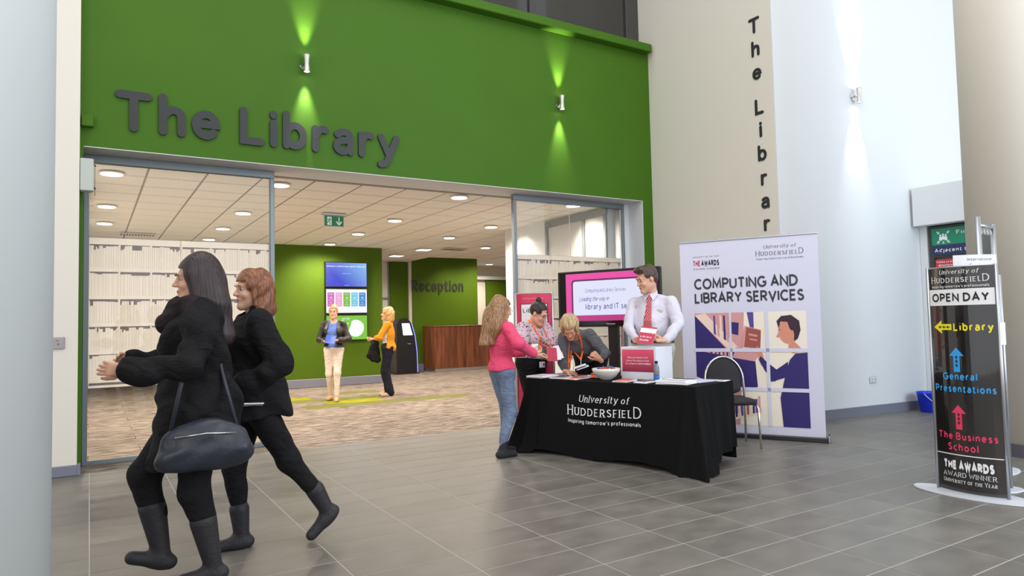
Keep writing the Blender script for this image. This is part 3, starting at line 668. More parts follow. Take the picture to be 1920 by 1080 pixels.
def carpet(name, a, b, c, rnd=.12):
    m, N, L, p = new(name); tc = N.new('ShaderNodeTexCoord'); oi = N.new('ShaderNodeObjectInfo')
    cmb = N.new('ShaderNodeCombineXYZ'); L.new(oi.outputs['Random'], cmb.inputs[1]); sc = N.new('ShaderNodeVectorMath'); sc.operation = 'SCALE'; sc.inputs['Scale'].default_value = 30; L.new(cmb.outputs[0], sc.inputs[0])
    ad = N.new('ShaderNodeVectorMath'); L.new(tc.outputs['Object'], ad.inputs[0]); L.new(sc.outputs[0], ad.inputs[1])
    mp = N.new('ShaderNodeMapping'); mp.inputs['Scale'].default_value = (2.2, 11, 1); L.new(ad.outputs[0], mp.inputs[0])
    n = N.new('ShaderNodeTexNoise'); n.inputs['Scale'].default_value = 1.7; n.inputs['Detail'].default_value = 7; n.inputs['Roughness'].default_value = .65; L.new(mp.outputs[0], n.inputs['Vector'])
    r = N.new('ShaderNodeValToRGB'); e = r.color_ramp.elements; e[0].position = .36; e[0].color = a + (1,); e[1].position = .62; e[1].color = c + (1,); q = e.new(.49); q.color = b + (1,)
    L.new(n.outputs[0], r.inputs[0]); hs = N.new('ShaderNodeHueSaturation'); ma = N.new('ShaderNodeMath'); ma.operation = 'MULTIPLY_ADD'; ma.inputs[1].default_value = rnd * 2; ma.inputs[2].default_value = 1 - rnd
    L.new(oi.outputs['Random'], ma.inputs[0]); L.new(ma.outputs[0], hs.inputs['Value']); L.new(r.outputs[0], hs.inputs['Color']); L.new(hs.outputs[0], p.inputs['Base Color'])
    p.inputs['Roughness'].default_value = .95; p.inputs['Specular IOR Level'].default_value = .1
    n2 = N.new('ShaderNodeTexNoise'); n2.inputs['Scale'].default_value = 260; L.new(tc.outputs['Object'], n2.inputs['Vector'])
    bp = N.new('ShaderNodeBump'); bp.inputs['Strength'].default_value = .5; bp.inputs['Distance'].default_value = .004; L.new(n2.outputs[0], bp.inputs['Height']); L.new(bp.outputs[0], p.inputs['Normal']); return m
CARP = carpet('carpet', srgb(78, 66, 58), srgb(124, 114, 105), srgb(160, 150, 138))
LIME = carpet('lime_carpet', srgb(126, 128, 22), srgb(140, 142, 30), srgb(152, 152, 42), .04); OLIVE = carpet('olive_carpet', srgb(96, 98, 52), srgb(110, 113, 64), srgb(122, 122, 80), .04)
cf = st(G().box(-.4, 14, 7.658, 24, -.12, -.008).build('floor', CARP), 'grey streaked carpet of the library beyond the glazing')
cg = G().bbox(-.498, .498, -.248, .248, -.01, .0, .002)
c0 = {}
special = {}
for (x, y, mm) in ((2.95, 12.35, 0), (3.45, 13.1, 0), (4.95, 13.6, 0), (4.5, 11.85, 0), (3.45, 12.6, 1), (3.45, 11.35, 1), (4.4, 11.35, 1), (5.4, 11.35, 1), (4.5, 12.6, 1), (4.0, 13.4, 1), (1.9, 11.6, 1)):
    r_ = round((y - 7.95) / .5); off = .5 * (r_ % 2); c_ = round((x - off) / 1.0); special[(r_, c_)] = mm
trest = G()
for r_ in range(0, 27):
    for c_ in range(0, 11):
        x = c_ + .5 * (r_ % 2); y = 7.91 + .5 * r_
        k = special.get((r_, c_), 2)
        if r_ > 14 and k == 2: trest.bbox(x - .498, x + .498, y - .248, y + .248, -.01, 0, .002); continue
        if k in c0: o = c0[k].copy(); link(o, cf)
        else: o = cg.build('carpet_tile', (LIME, OLIVE, CARP)[k], cf); c0[k] = o
        o.location = (x, y, 0)
        if k < 2: o['label'] = ('lime yellow carpet tile', 'olive green carpet tile')[k]
o = trest.build('carpet_tiles', CARP, cf); o['kind'] = 'stuff'

# ---- green fascia wall with the opening into the library
g = G(); g.box(-.09, 7.35, 7.75, 7.9, 3.13, 5.45); g.box(7.15, 7.35, 7.75, 7.9, 0, 3.13); g.box(-.09, -.06, 7.72, 8.1, 0, 3.13)
st(g.build('wall_back', GREEN), 'green wall above the library entrance')
g = G(); g.box(-.09, 7.35, 7.9, 8.3, 3.13, 5.45); g.box(7.15, 7.35, 7.9, 8.3, 0, 3.13); g.box(-.06, 7.15, 7.752, 8.3, 3.122, 3.13); g.box(7.142, 7.15, 7.752, 8.12, 0, 3.122)
st(g.build('wall_reveal', WHITE), 'white soffit and jamb lining the library opening')
g = G(); g.bbox(-.09, 7.30, 7.6, 8.0, 5.41, 5.53, .01); st(g.build('trim_1', GREEN), 'green ledge along the top of the fascia')
g = G(); g.box(-6, -.09, 7.62, 8.4, 0, 9); g.box(-.2, -.09, 8.4, 22.2, 0, 5.5); st(g.build('wall_left', CREAM), 'cream wall beside the left pillar')
g = G(); g.bbox(-6, -.085, 7.6, 7.62, 0, .10, .006); g.bbox(-.09, -.06, 7.6, 8.1, 0, .1, .004); st(g.build('baseboard_left', SKIRT))
# clerestory window above the ledge
wn = st(empty('window_1', (0, 7.95, 5.53)), 'dark glazed window band above the green ledge')
g = G(); g.box(-.05, 7.35, 0, .08, 0, .14); g.box(-.05, 7.35, 0, .08, 2.9, 3.0)
for x in (.35, 2.0, 3.65, 5.3, 7.1): g.bbox(x, x + (.25 if x > 7 else .09), -.01, .08, .14, 2.9, .006)
g.build('frame', DARKF, wn)
DGL = mat('dark_glass', srgb(50, 50, 48), .06, spec=.7, var=.12, vs=.8)
for x0, x1 in ((-.05, .35), (.44, 2.0), (2.09, 3.65), (3.74, 5.3), (5.39, 7.1)): G().box(x0, x1, .03, .045, .14, 2.9).build('pane', DGL, wn)
st(G().box(-.09, 7.35, 8.1, 8.3, 5.53, 9).build('wall_behind_window', mat('dark_void', srgb(40, 40, 40), .9)))
# ---- cream wall that comes forward on the right and the white wall
st(G().box(7.35, 7.7, 5.52, 8.3, 0, 9).build('wall_right', CREAM), 'cream wall carrying the vertical lettering')
WY = lambda x: 5.5 - .1037 * (x - 7.35)
def slant(name, x0, x1, t, d, z0, z1, m): return mesh(name, [(x, WY(x) + q, z) for z in (z0, z1) for x, q in ((x0, t), (x1, t), (x1, d), (x0, d))], [(3, 2, 1, 0), (4, 5, 6, 7), (0, 1, 5, 4), (1, 2, 6, 5), (2, 3, 7, 6), (3, 0, 4, 7)], m)
st(slant('wall_far_right', 7.3502, 13.6, 0, .25, 0, 9, WHITE), 'bright white wall at the right')
st(slant('baseboard_far_right', 7.36, 10.03, -.025, -.001, 0, .12, SKIRT)); st(G().bbox(7.33, 7.35, 5.5, 7.74, 0, .12, .004).build('baseboard_right', SKIRT))
g = G(); g.box(10.05, 10.4, -.5, 2.6, 0, 3.05); g.box(10.05, 10.4, 5.12, 5.215, 0, 2.6); g.box(10.05, 10.4, 2.6, 5.2, 2.55, 3.05); st(g.build('wall_end', WHITE), 'end wall with the fire exit')
st(G().bbox(9.86, 11.2, -.4, 5.2, 2.55, 3.09, .004).build('trim_2', WHITE), 'boxed bulkhead above the fire exit')
# fire exit door with signs
d1 = st(empty('door_1', (10.05, 5.1, 0)), 'dark-framed fire exit door')
g = G(); g.box(.02, .1, -.06, 0, 0, 2.54); g.box(.02, .1, -1.2, -.06, 2.5, 2.54); g.box(.02, .1, -1.2, -.06, 2.1, 2.16); g.box(.02, .1, -1.26, -1.2, 0, 2.54); g.build('frame', DARKF, d1)
G().box(.05, .07, -1.2, -.06, 0, 2.1).build('door_glass', DGL, d1)
A = Fr((10.08, 5.05, 0), (0, -1, 0)); f = onframe(A, .012)
sg = mat('sign_green', srgb(20, 138, 98), .4); sb = mat('sign_navy', srgb(38, 44, 92), .4); sr = mat('sign_red', srgb(196, 50, 56), .4)
fs = empty('fire_sign', (10.06, 5.05, 2.13)); tag(fs, 'green and navy fire assembly point sign above the fire door', 'sign')
F2 = lambda o, dx, inv: (lambda x, y: Vector((o[0] - .0, o[1] - x, y)) - Vector(inv))
fz = lambda off: (lambda x, y: Vector((-off, -x, y - 2.13)))
g = G(); g.box(-.012, 0, -1.0, 0, 0, .37); g.build('sign_board', PAPER, fs)
mesh('green_panel', [fz(.014)(*p) for p in rect(0, 2.27, 1.0, 2.5)], [(0, 1, 2, 3)], sg, fs); mesh('navy_panel', [fz(.014)(*p) for p in rect(0, 2.13, 1.0, 2.27)], [(0, 1, 2, 3)], sb, fs)
g = G(); fit_text(g, 'Fire action', fz(.016), .32, 2.4, .85, .055, w=.16); fit_text(g, 'Adjacent to The Library', fz(.016), .03, 2.17, .97, .05, w=.16)
for i, (cx, cy) in enumerate(((.115, 2.4), (.15, 2.41), (.185, 2.4))): g.add([fz(.016)(*p) for p in ell(cx, cy, .013, .016, 10)[:-1]], [tuple(range(9))]); g.add([fz(.016)(*p) for p in rect(cx - .018, cy - .07, cx + .018, cy - .018)], [(0, 1, 2, 3)])
for a in (45, 135, 225, 315):
    c_, s2 = cos(radians(a)), sin(radians(a)); R = lambda u, v: (.15 + c_ * u - s2 * v, 2.375 + s2 * u + c_ * v)
    g.add([fz(.016)(*R(*p)) for p in ((.115, -.008), (.115, .008), (.085, .008), (.085, -.008))], [(0, 1, 2, 3)]); g.add([fz(.016)(*R(*p)) for p in ((.092, -.022), (.092, .022), (.066, 0))], [(0, 1, 2)])
fit_text(g, '6', fz(.016), .138, 2.285, .165, .035, w=.18); g.build('printed_text', WHITEP, fs)
fr_ = G().box(-.012, 0, -.42, -.03, 0, .12).build('red_notice', sr); fr_.location = (10.06, 5.05, 1.95); tag(fr_, 'small red notice below the fire assembly sign', 'sign')
g = G(); fn = lambda x, y: Vector((-.014, -x, y)); fit_text(g, 'Follow us on Twitter', fn, .05, .07, .4, .028, w=.17); fit_text(g, '@Huddersfielduni', fn, .07, .025, .38, .028, w=.17); g.build('printed_text', WHITEP, fr_)

# ---- pillars
g = G(); g.lathe([(.5, 0), (.5, 9)], (0, 0, 0), 64); o = st(g.build('pillar', CREAM, None, True, (7.72, 3.0, 0)), 'round cream pillar behind the wayfinding signs')
for p in o.data.polygons:
    if len(p.vertices) > 4: p.use_smooth = False
st(G().lathe([(.512, 0), (.512, .115), (.5, .12)], (0, 0, 0), 64).build('baseboard_pillar', mat('dark_skirting', srgb(86, 84, 98), .5), None, False, (7.72, 3.0, 0)))
o = st(G().lathe([(.4, 0), (.4, 9)], (0, 0, 0), 64).build('pillar', COOL, None, True, (-.525, 3.375, 0)), 'pale round pillar filling the left edge')
# key switch, junction box, green box
k = tag(empty('key_switch', (-.244, 7.615, 1.23)), 'small square steel key switch on the cream wall by the left pillar', 'switch')
G().bbox(-.05, .05, -.012, 0, -.055, .055, .004).build('plate', ALU, k); G().box(-.02, .006, -.0135, -.012, .018, .026).build('red_label', sr, k)
G().lathe([(.009, 0), (.009, .006), (.006, .008)], (0, -.012, -.008), 12, axis='y', M=Matrix.Scale(-1, 4, (0, 1, 0))).build('key_hole', mat('brass', srgb(170, 140, 70), .3, metal=1), k)
k = tag(empty('door_control_box', (-.03, 7.66, 2.83)), 'pale grey control box at the top left corner of the glazing', 'box')
G().bbox(-.055, .055, -.05, .06, -.16, .15, .006).build('case', mat('box_grey', srgb(186, 192, 184), .5), k); g = G()
for z in (-.12, .1): g.tube([(.06, -.02, z), (.07, -.02, z - .02)], .006, 8)
g.tube([(.064, -.02, .1), (.066, -.02, -.2)], .002, 6); g.build('cable', BLACKP, k)
o = G().bbox(-.08, .02, 7.68, 7.75, 3.31, 3.42, .006).build('alarm_box', GREEN); tag(o, 'small green-painted box at the left end of the green wall', 'box')
# ---- wall lamps
LAMPEM = mat('lamp_lens', (1, .95, .85), .3, em=14)
def wall_lamp(x, y, z, label, e=1.0, col=(1, .93, .8)):
    k = tag(empty('wall_lamp', (x, y, z)), label, 'lamp', 'up and down wall lamps')
    G().lathe([(.055, 0), (.055, .012), (.05, .02)], (0, 0, 0), 20, axis='y', M=Matrix.Scale(-1, 4, (0, 1, 0))).build('wall_plate', STEEL, k, False)
    G().tube([(0, -.015, 0), (0, -.07, -.01)], .016, 10).build('bracket', STEEL, k, True)
    G().lathe([(.028, -.085), (.036, -.1), (.037, -.095), (.03, -.06), (.026, 0), (.03, .06), (.037, .095), (.036, .1), (.03, .09)], (0, -.085, 0), 18).build('barrel', mat('lamp_barrel', srgb(214, 212, 206), .3, metal=.6), k, True)
    for q, nm in ((-1, 'lens'), (1, 'lens')): G().lathe([(.001, 0), (.03, 0), (.03, .004)], (0, -.085, q * .09 - .002), 16).build(nm, LAMPEM, k)
    for q in (-1, 1):
        light('lamp_beam', 'SPOT', (0, -.085, q * .115), 110 * e, col, (0, -.13 + .22, q * 1.2), spot=radians(40), blend=1.0, parent=k, radius=.03)
        k.children[-1].rotation_euler = Vector((0, .11, q * 1.0)).to_track_quat('-Z', 'Y').to_euler()
wall_lamp(2.07, 7.75, 4.30, 'steel up-and-down lamp on the green wall above the word Library')
wall_lamp(5.62, 7.75, 4.39, 'steel up-and-down lamp on the green wall nearer the cream wall')
wall_lamp(8.80, 5.345, 4.28, 'steel up-and-down lamp on the bright white wall', 1.0, (.92, .96, 1))
# ---- lettering on the walls
def lettering(word, name, label, place, h, w, th, x0, x1, m, sx=1.0):
    r = tag(empty(name, place(0, 0, 0)), label, 'lettering'); base = Vector(place(0, 0, 0))
    T, W = text_polys(word, h, w=w, rnd=True, gap=.30); q = (x1 - x0) / W
    for c, ps in T: solid([[(x0 + a * q, b) for a, b in p] for p in ps], lambda x, y, d: Vector(place(x, y, d)) - base, th, 'letter', m, r)
lettering('The Library', 'wall_lettering', 'large charcoal letters reading The Library on the green wall', lambda x, y, d: (.2 + x, 7.748 - d, 3.315 + y), .41, .2, .025, 0, 3.02, GREY_LET)
lettering('Reception', 'wall_lettering', 'dark letters reading Reception on the green wall by the wooden desk', lambda x, y, d: (7.80 + x, 18.08 - d, 2.26 + y), .33, .17, .02, 0, 1.66, GREY_LET)
vr = tag(empty('wall_lettering', (7.35, 5.72, 3.9)), 'vertical column of black letters reading The Library on the cream wall', 'lettering')
for ch, z in zip('TheLibrar', (5.12, 4.81, 4.50, 4.04, 3.74, 3.43, 3.11, 2.81, 2.52)):
    T, W = text_polys(ch, .205 if ch in 'TL' else .2, w=.19, rnd=True); xo = -W / 2
    yc = 5.66 + (z - 2.5) * .03
    solid([p for c, ps in T for p in ps], lambda x, y, d: Vector((7.348 - d, yc + .02 - (xo + x) * 1.0, z - .1 + y)) - Vector((7.35, 5.72, 3.9)), .006, 'letter', GREY_LET, vr)
T, W = text_polys('y', .2, w=.19, rnd=True); solid([p for c, ps in T for p in ps], lambda x, y, d: Vector((7.348 - d, 5.78 + W / 2 - x, 2.14 + y)) - Vector((7.35, 5.72, 3.9)), .006, 'letter', GREY_LET, vr)

# ---- library interior shell
CEILP = mat('ceiling_tile_white', srgb(250, 246, 240), .9, bump=.15, bs=300, spec=.1)
GRID = mat('ceiling_grid', srgb(150, 136, 120), .6)
cl = st(G().box(-.2, 9.6, 8.3, 16.6, 3.115, 3.2).build('ceiling', GRID), 'suspended tiled ceiling of the library')
ct = G().bbox(-.288, .288, -.286, .286, -.003, .006, .0015); c1 = None
for i in range(16):
    for j in range(14):
        x = -.05 + .6 * i + .3; y = 8.36 + .6 * j + .3
        if x > 9.4: continue
        if c1 is None: o = ct.build('ceiling_tile', CEILP, cl); c1 = o
        else: o = c1.copy(); link(o, cl)
        o.location = (x, y, 3.115)
g = G(); g.add([(6, 16.6, 3.3), (14, 16.6, 3.3), (14, 24, 3.3), (6, 24, 3.3)], [(3, 2, 1, 0)]); g.add([(9.6, 8.3, 3.3), (14, 8.3, 3.3), (14, 16.6, 3.3), (9.6, 16.6, 3.3)], [(3, 2, 1, 0)]); g.box(5.9, 7.75, 16.6, 18.4, 3.115, 3.3); g.box(-.2, 5.9, 16.6, 22.2, 3.1, 3.3)
st(g.build('ceiling', CEILP), 'raised white ceiling over the reception')
st(G().box(-.2, 5.9, 22.0, 22.2, 0, 3.3).build('wall_library_rear', CREAM)); st(G().box(3.22, 5.78, 15.1, 15.35, 0, 3.115).build('wall_inside', GREEN2), 'green wall with the three stacked screens')
st(G().bbox(3.20, 5.80, 15.07, 15.1, 0, .19, .01).build('baseboard_inside', SKIRT)); st(G().bbox(5.78, 5.81, 15.07, 15.35, 0, .19, .005).build('baseboard_inside', SKIRT))
g = G(); g.box(5.5, 7.16, 18.3, 18.5, 0, 3.3); st(g.build('wall_rear_white', CREAM))
g = G(); g.bbox(6.9, 6.95, 18.26, 18.3, 0, 3.1, .004); g.bbox(6.6, 7.2, 18.26, 18.3, 2.05, 2.10, .004); g.bbox(7.16, 7.2, 18.24, 18.3, 0, 3.1, .004); st(g.build('trim_3', FRAME))
st(G().box(7.2, 7.74, 18.2, 18.4, 0, 3.1).build('wall_rear_green', GREEN2)); st(G().bbox(7.74, 7.83, 18.12, 18.3, 0, 3.3, .01).build('trim_4', CREAM), 'white post beside the reception wall')
st(G().box(7.83, 9.93, 18.08, 18.35, 0, 3.3).build('wall_reception', GREEN2), 'green wall carrying the word Reception')
st(G().bbox(7.2, 9.93, 18.05, 18.08, 0, .2, .01).build('baseboard_reception', SKIRT))
g = G(); g.box(9.9, 14, 21.0, 21.2, 0, 3.3); st(g.build('wall_rear', CREAM)); st(G().box(11.85, 14, 20.9, 21.0, 0, 2.83).build('wall_rear_green', GREEN2)); st(G().bbox(10, 14, 20.8, 21, 2.83, 2.95, .01).build('trim_5', WHITE))
st(G().box(13.9, 14, 8, 21.2, 0, 3.3).build('wall_outer', CREAM))
st(G().box(6.9, 7.3, 8.3, 11.4, 0, 3.115).build('wall_inside_right', WHITE), 'white wall inside the library on the right')
g = G(); g.bbox(6.86, 6.9, 8.28, 9.98, 2.98, 3.09, .006)
for y in (8.3, 8.86, 9.92): g.bbox(6.86, 6.9, y, y + .06, .3, 2.98, .005)
st(g.build('trim_6', FRAME), 'grey frame of white panels inside the library on the right')

# ---- frameless glazing with the printed bookshelf film
FILM = film('bookshelf_film', (.99, .965, .93), .62); INK = film('mauve_ink', (.70, .59, .60), .5)
def screen(n, x0, x1, xs, label):
    k = st(empty('window_%d' % n, (x0, 8.1, 0)), label)
    w_ = x1 - x0
    g = G(); g.bbox(0, w_, -.035, .035, 3.04, 3.12, .004); g.bbox(0, w_, -.02, .02, 0, .045, .004)
    g.build('frame', FRAME, k)
    for x in (0, w_ - .05): G().bbox(x, x + .05, -.035, .035, 0, 3.04, .006).build('post', FRAME, k)
    ed = [.05] + [x - x0 for x in xs] + [w_ - .05]
    for a, b in zip(ed[:-1], ed[1:]):
        p = G().box(a + .002, b - .002, -.006, .006, .045, 3.04).build('pane', GLASS, k)
        g = G(); g.box(a + .002, b - .002, .0075, .009, .76, 2.28); g.build('film', FILM, p)
        ink = G(); R = random.Random(n * 10 + int(a * 100)); f = lambda x, y: Vector((x, -.0075, y))
        fk = G(); fk2 = G()
        def q(xa, ya, xb, yb): 
            xa = max(xa, a + .008); xb = min(xb, b - .008)
            if xb - xa > .001: ink.box(xa, xb, .0058, .0072, ya, yb)
        nc = int(w_ / .29) + 1
        for r in range(5):
            top = 2.215 - .28 * r; bot = top - .245
            for c in range(nc + 1):
                xa = .04 + .29 * c; xb = xa + .272
                if xb < a or xa > b: continue
                base = R.choice([.008, .014, .022]); x = xa; q(xa - .002, bot, xa, top)
                run = 0; hgt = base
                while x < xb - .006:
                    bw = R.uniform(.011, .03); bw = min(bw, xb - x)
                    if run <= 0: hgt = base + R.choice([0, 0, .004, .008, .014, .022, .032, .045]); run = 1 if hgt > base + .02 else R.randint(1, 4)
                    run -= 1
                    q(x, top - hgt, x + bw, top); q(x + bw - .0016, bot, x + bw, top - hgt); x += bw
        q(a, .785, b, .81); q(a, 2.281, b, 2.284)
        ink.build('printed_shelves', INK, p)
    return k
screen(2, -.06, 1.80, (.83,), 'left glazed screen with bookshelf-printed film')
screen(3, 5.03, 7.05, (6.02,), 'right glazed screen with bookshelf-printed film behind the stand')
st(G().box(7.05, 7.142, 8.08, 8.3, 0, 3.122).build('trim_7', WHITE))

# ---- ceiling fittings
DL = mat('downlight_lens', (1, .93, .82), .3, em=7); RING = mat('downlight_ring', srgb(235, 228, 215), .4)
def downlight(x, y, z, label, e=1.0, square=False, wash=False):
    k = tag(empty('downlight', (x, y, z)), label, 'light', 'recessed ceiling lights of the library')
    if square:
        G().bbox(-.16, .16, -.16, .16, -.012, 0, .004).build('ring', RING, k); G().box(-.14, .14, -.14, .14, -.016, -.012).build('lens', DL, k)
    else:
        G().lathe([(.13, 0), (.13, -.01), (.112, -.016), (.105, -.012)][::-1], (0, 0, 0), 24).build('ring', RING, k); G().lathe([(.001, -.02), (.108, -.02), (.108, -.006)][::1], (0, 0, 0), 24).build('lens', DL, k)
    light('downlight_glow', 'SPOT', (0, 0, -.05), 225 * e, (1, .86, .73), (0, 0, -3), spot=radians(165), blend=.9, parent=k, radius=.12)
rows = {.2: ((8.82, 'first'), (11.2, 'second'), (13.0, 'third')), 2.0: ((8.68, 'first'), (11.07, 'second'), (12.94, 'third'), (14.6, 'last')), 4.4: ((8.49, 'first'), (10.87, 'second'), (12.74, 'third'), (14.56, 'last')), 6.3: ((8.37, 'first'), (10.9, 'second'), (12.63, 'third'))}
nm = {.2: 'far-left row', 2.0: 'row by the left glazing post', 4.4: 'middle row', 6.3: 'row by the right glazed screen'}
for x, L_ in rows.items():
    for y, n_ in L_: downlight(x, y, 3.1, 'round ceiling light, %s from the entrance, %s' % (n_, nm[x]), 1.0)
downlight(6.76, 14.93, 3.1, 'square ceiling light before the kiosk, nearer one', square=True); downlight(6.71, 16.5, 3.1, 'square ceiling light before the kiosk, farther one', square=True)
downlight(7.93, 14.0, 3.1, 'small ceiling light above the reception desk approach'); downlight(9.9, 17.3, 3.29, 'small ceiling light beyond the reception wall', 1); downlight(11.4, 19.9, 3.29, 'farthest small ceiling light, over the lit cream wall', 1.3); downlight(11.6, 16.6, 3.29, 'small ceiling light right of the reception beside the white wall', 1)
downlight(3.9, 14.75, 3.1, 'ceiling wall-washer over the three screens', 1.6) if False else None
def vent(x, y, label):
    k = tag(empty('ceiling_vent', (x, y, 3.1)), label, 'vent'); G().bbox(-.3, .3, -.15, .15, -.014, 0, .003).build('frame', RING, k)
    for i in range(12): G().box(-.28 + i * .047, -.255 + i * .047, -.13, .13, -.018, -.014).build('slat', mat('vent_dark', srgb(120, 112, 104), .6), k)
vent(.75, 14.3, 'slatted ceiling vent above the bookshelf film at the left'); vent(7.4, 14.6, 'slatted ceiling vent near the reception')
# exit sign
k = tag(empty('exit_sign', (3.27, 10.6, 3.1)), 'green hanging exit sign with a running man and down arrow', 'sign')
G().bbox(-.19, .19, -.03, .03, -.03, 0, .005).build('rail', ALU, k); G().bbox(-.16, .16, -.008, .008, -.21, -.03, .003).build('panel', mat('exit_white', srgb(200, 215, 205), .4), k)
EX = mat('exit_green', srgb(10, 112, 72), .4, em=.15); fe = lambda x, y: Vector((x, -.0095, y)); fe2 = lambda x, y: Vector((x, -.011, y))
mesh('green_panel', [fe(*p) for p in rect(-.15, -.2, .15, -.04)], [(0, 1, 2, 3)], EX, k)
g = G(); WE = mat('exit_print', srgb(215, 235, 222), .4, em=.2)
for p in (rect(-.11, -.185, -.04, -.055), rect(.07, -.15, .085, -.055)): g.add([fe2(*q) for q in p], [(0, 1, 2, 3)])
for P_ in ([(.035, -.125), (.078, -.175), (.12, -.125)],):
    for q in ribbon(P_, .018): g.add([fe2(*z) for z in q], [(0, 1, 2, 3)])
g.build('arrow_and_doorway', WE, k)
g = G(); fe3 = lambda x, y: Vector((x, -.0125, y)); g.add([fe3(*p) for p in ell(-.066, -.072, .009, .009, 10)[:-1]], [tuple(range(9))])
for P_ in ([(-.072, -.085), (-.08, -.12), (-.062, -.145), (-.075, -.175)], [(-.08, -.12), (-.098, -.14), (-.115, -.15)], [(-.072, -.09), (-.055, -.105), (-.045, -.098)], [(-.074, -.09), (-.095, -.098), (-.1, -.115)]):
    for q in ribbon(P_, .011): g.add([fe3(*z) for z in q], [(0, 1, 2, 3)])
g.build('running_figure', EX, k)
# outlet on white wall
k = tag(empty('wall_socket', (8.93, 5.333, .46)), 'white double socket low on the bright white wall', 'socket'); G().bbox(-.073, .073, -.012, 0, -.043, .043, .005).build('plate', mat('socket_white', srgb(225, 225, 222), .35), k)
g = G()
for x in (-.04, .04): g.box(x - .004, x + .004, -.0135, -.012, 0, .014); g.box(x - .014, x - .006, -.0135, -.012, -.018, -.012); g.box(x + .006, x + .014, -.0135, -.012, -.018, -.012)
g.build('slots', BLACKP, k)

# ================================================================== things
def panel(name, pts, f, m, parent):
    return mesh(name, [f(x, y) for x, y in pts], [tuple(range(len(pts)))], m, parent)
def logo(g, f, x0, x1, y, h, mi=0):
    """three-line university lock-up: italic line, small-cap line, strap line. y = baseline of the big line"""
    W = x1 - x0
    fit_text(g, 'University of', f, x0 + .165 * W, y + h * 1.42, x0 + .84 * W, h * .72, mi, w=.13, nib=.5, serif=True, shear=.22)
    fit_text(g, 'Huddersfiel', f, x0, y, x0 + .885 * W, h * 1.05, mi, w=.14, nib=.55, serif=True, smallcap=.8)
    fit_text(g, 'D', f, x0 + .895 * W, y, x1, h * 1.25, mi, w=.13, nib=.55, serif=True)
    fit_text(g, "Inspiring tomorrow's professionals", f, x0 + .01 * W, y - h * .80, x1 - .01 * W, h * .42, mi, w=.15)

# ---- table with the black cloth
d1 = Vector((.266, -.964, 0)); d2 = Vector((.964, .266, 0)); O = Vector((3.88, 6.05, 0))
TL, TD, TZ = 1.93, .72, .74
def tp(u, v, z=TZ + .004): return O + d1 * u + d2 * v + Vector((0, 0, z))
TA = math.atan2(d1.y, d1.x)
k = tag(empty('folding_table', tp(TL / 2, TD / 2, 0), TA), 'long folding table hidden under the black cloth', 'table')
G().bbox(-TL / 2 + .02, TL / 2 - .02, -TD / 2 + .02, TD / 2 - .02, TZ - .03, TZ - .006, .004).build('tabletop', mat('table_grey', srgb(180, 180, 176), .5), k)
for sx in (-1, 1):
    for sy in (-1, 1): G().tube([(sx * .75, sy * .27, 0), (sx * .75, sy * .27, TZ - .03)], .014, 8).build('leg', STEEL, k, True)
CLOTH = mat('black_cloth', srgb(20, 20, 21), .9, spec=.15, bump=.25, bs=400)
# drape: (arc position s along the front and the ends, drop t)
peri = [(0, TD, 0), ]  # built from corner lists below
def cloth_pt(s, t, off=0.0):
    """s: -TD..0 left end, 0..TL front, TL..TL+TD right end ; t 0..1 drop"""
    z = TZ * (1 - t)
    cl = max(0, 1 - abs(s) / .30); cr_ = max(0, 1 - abs(s - TL) / .34)
    if s < 0: b = (0, -s); n = (-1, 0)
    elif s > TL: b = (TL, s - TL); n = (1, 0)
    else: b = (s, 0); n = (0, -1)
    bl = cl ** 1.5; br = cr_ ** 1.5
    if s < .3: a = pi / 4 * (1 - max(-1, min(1, s / .18))); n = (-sin(a), -cos(a))
    if s > TL - .3: a = pi / 4 * (1 + max(-1, min(1, (s - TL) / .18))); n = (sin(a), -cos(a))
    fl = .035 * t + bl * .16 * t ** 1.4 + br * .20 * t ** 1.2
    mid = 1 - max(cl, cr_)
    fold = .006 * mid * t * sin(s * 21 + 1) + (bl + br) * .042 * t * sin(s * 52 + 2 * t) + min(1, 1.3 * (cl + cr_)) * .016 * t * sin(s * 95) + .012 * t * sin(s * 9)
    if s > TL + .2 or s < -.2: fold += .02 * t * sin(s * 26)
    h = fl + fold + off
    if t > .96 - .1 * bl: h += (t - .96 + .1 * bl) * (.5 * bl)
    zz = max(.006, z + .02 * t * sin(s * 5 + 1) * (1 - max(bl, br)) + (.03 * t if bl < .3 and br < .2 else 0) + (.09 * t * min(1, (s - TL) / .4) if s > TL else 0))
    return tp(b[0] + n[0] * h, b[1] + n[1] * h, zz + .006 * (1 - t))
g = G(); NS, NT = 220, 22; s0, s1 = -TD, TL + TD
for i in range(NS + 1):
    s = s0 + (s1 - s0) * i / NS
    for j in range(NT + 1): g.V.append(tuple(cloth_pt(s, j / NT)))
for i in range(NS):
    for j in range(NT): a = i * (NT + 1) + j; g.F.append((a, a + 1, a + NT + 2, a + NT + 1)); g.MI.append(0)
n = len(g.V); g.V += [tuple(tp(*c, TZ + .006)) for c in ((0, 0), (TL, 0), (TL, TD), (0, TD))]; g.F.append((n, n + 1, n + 2, n + 3)); g.MI.append(0)
m0 = len(g.V)
for j in range(NT + 1):
    for i in range(0, 41): g.V.append(tuple(tp(TL * i / 40, TD + .02 * j / NT + .01 * sin(i * 1.1) * j / NT, TZ * (1 - j / NT * .96) + .006)))
for j in range(NT):
    for i in range(40): a = m0 + j * 41 + i; g.F.append((a, a + 1, a + 42, a + 41)); g.MI.append(0)
cl = g.build('tablecloth', CLOTH, None, True); tag(cl, 'black tablecloth with white university lettering draped to the floor', 'tablecloth')
g = G(); logo(g, lambda x, y: cloth_pt(x, 1 - y / TZ, .0035), .55, 1.40, .405, .093); g.build('printed_logo', WHITEP, cl)

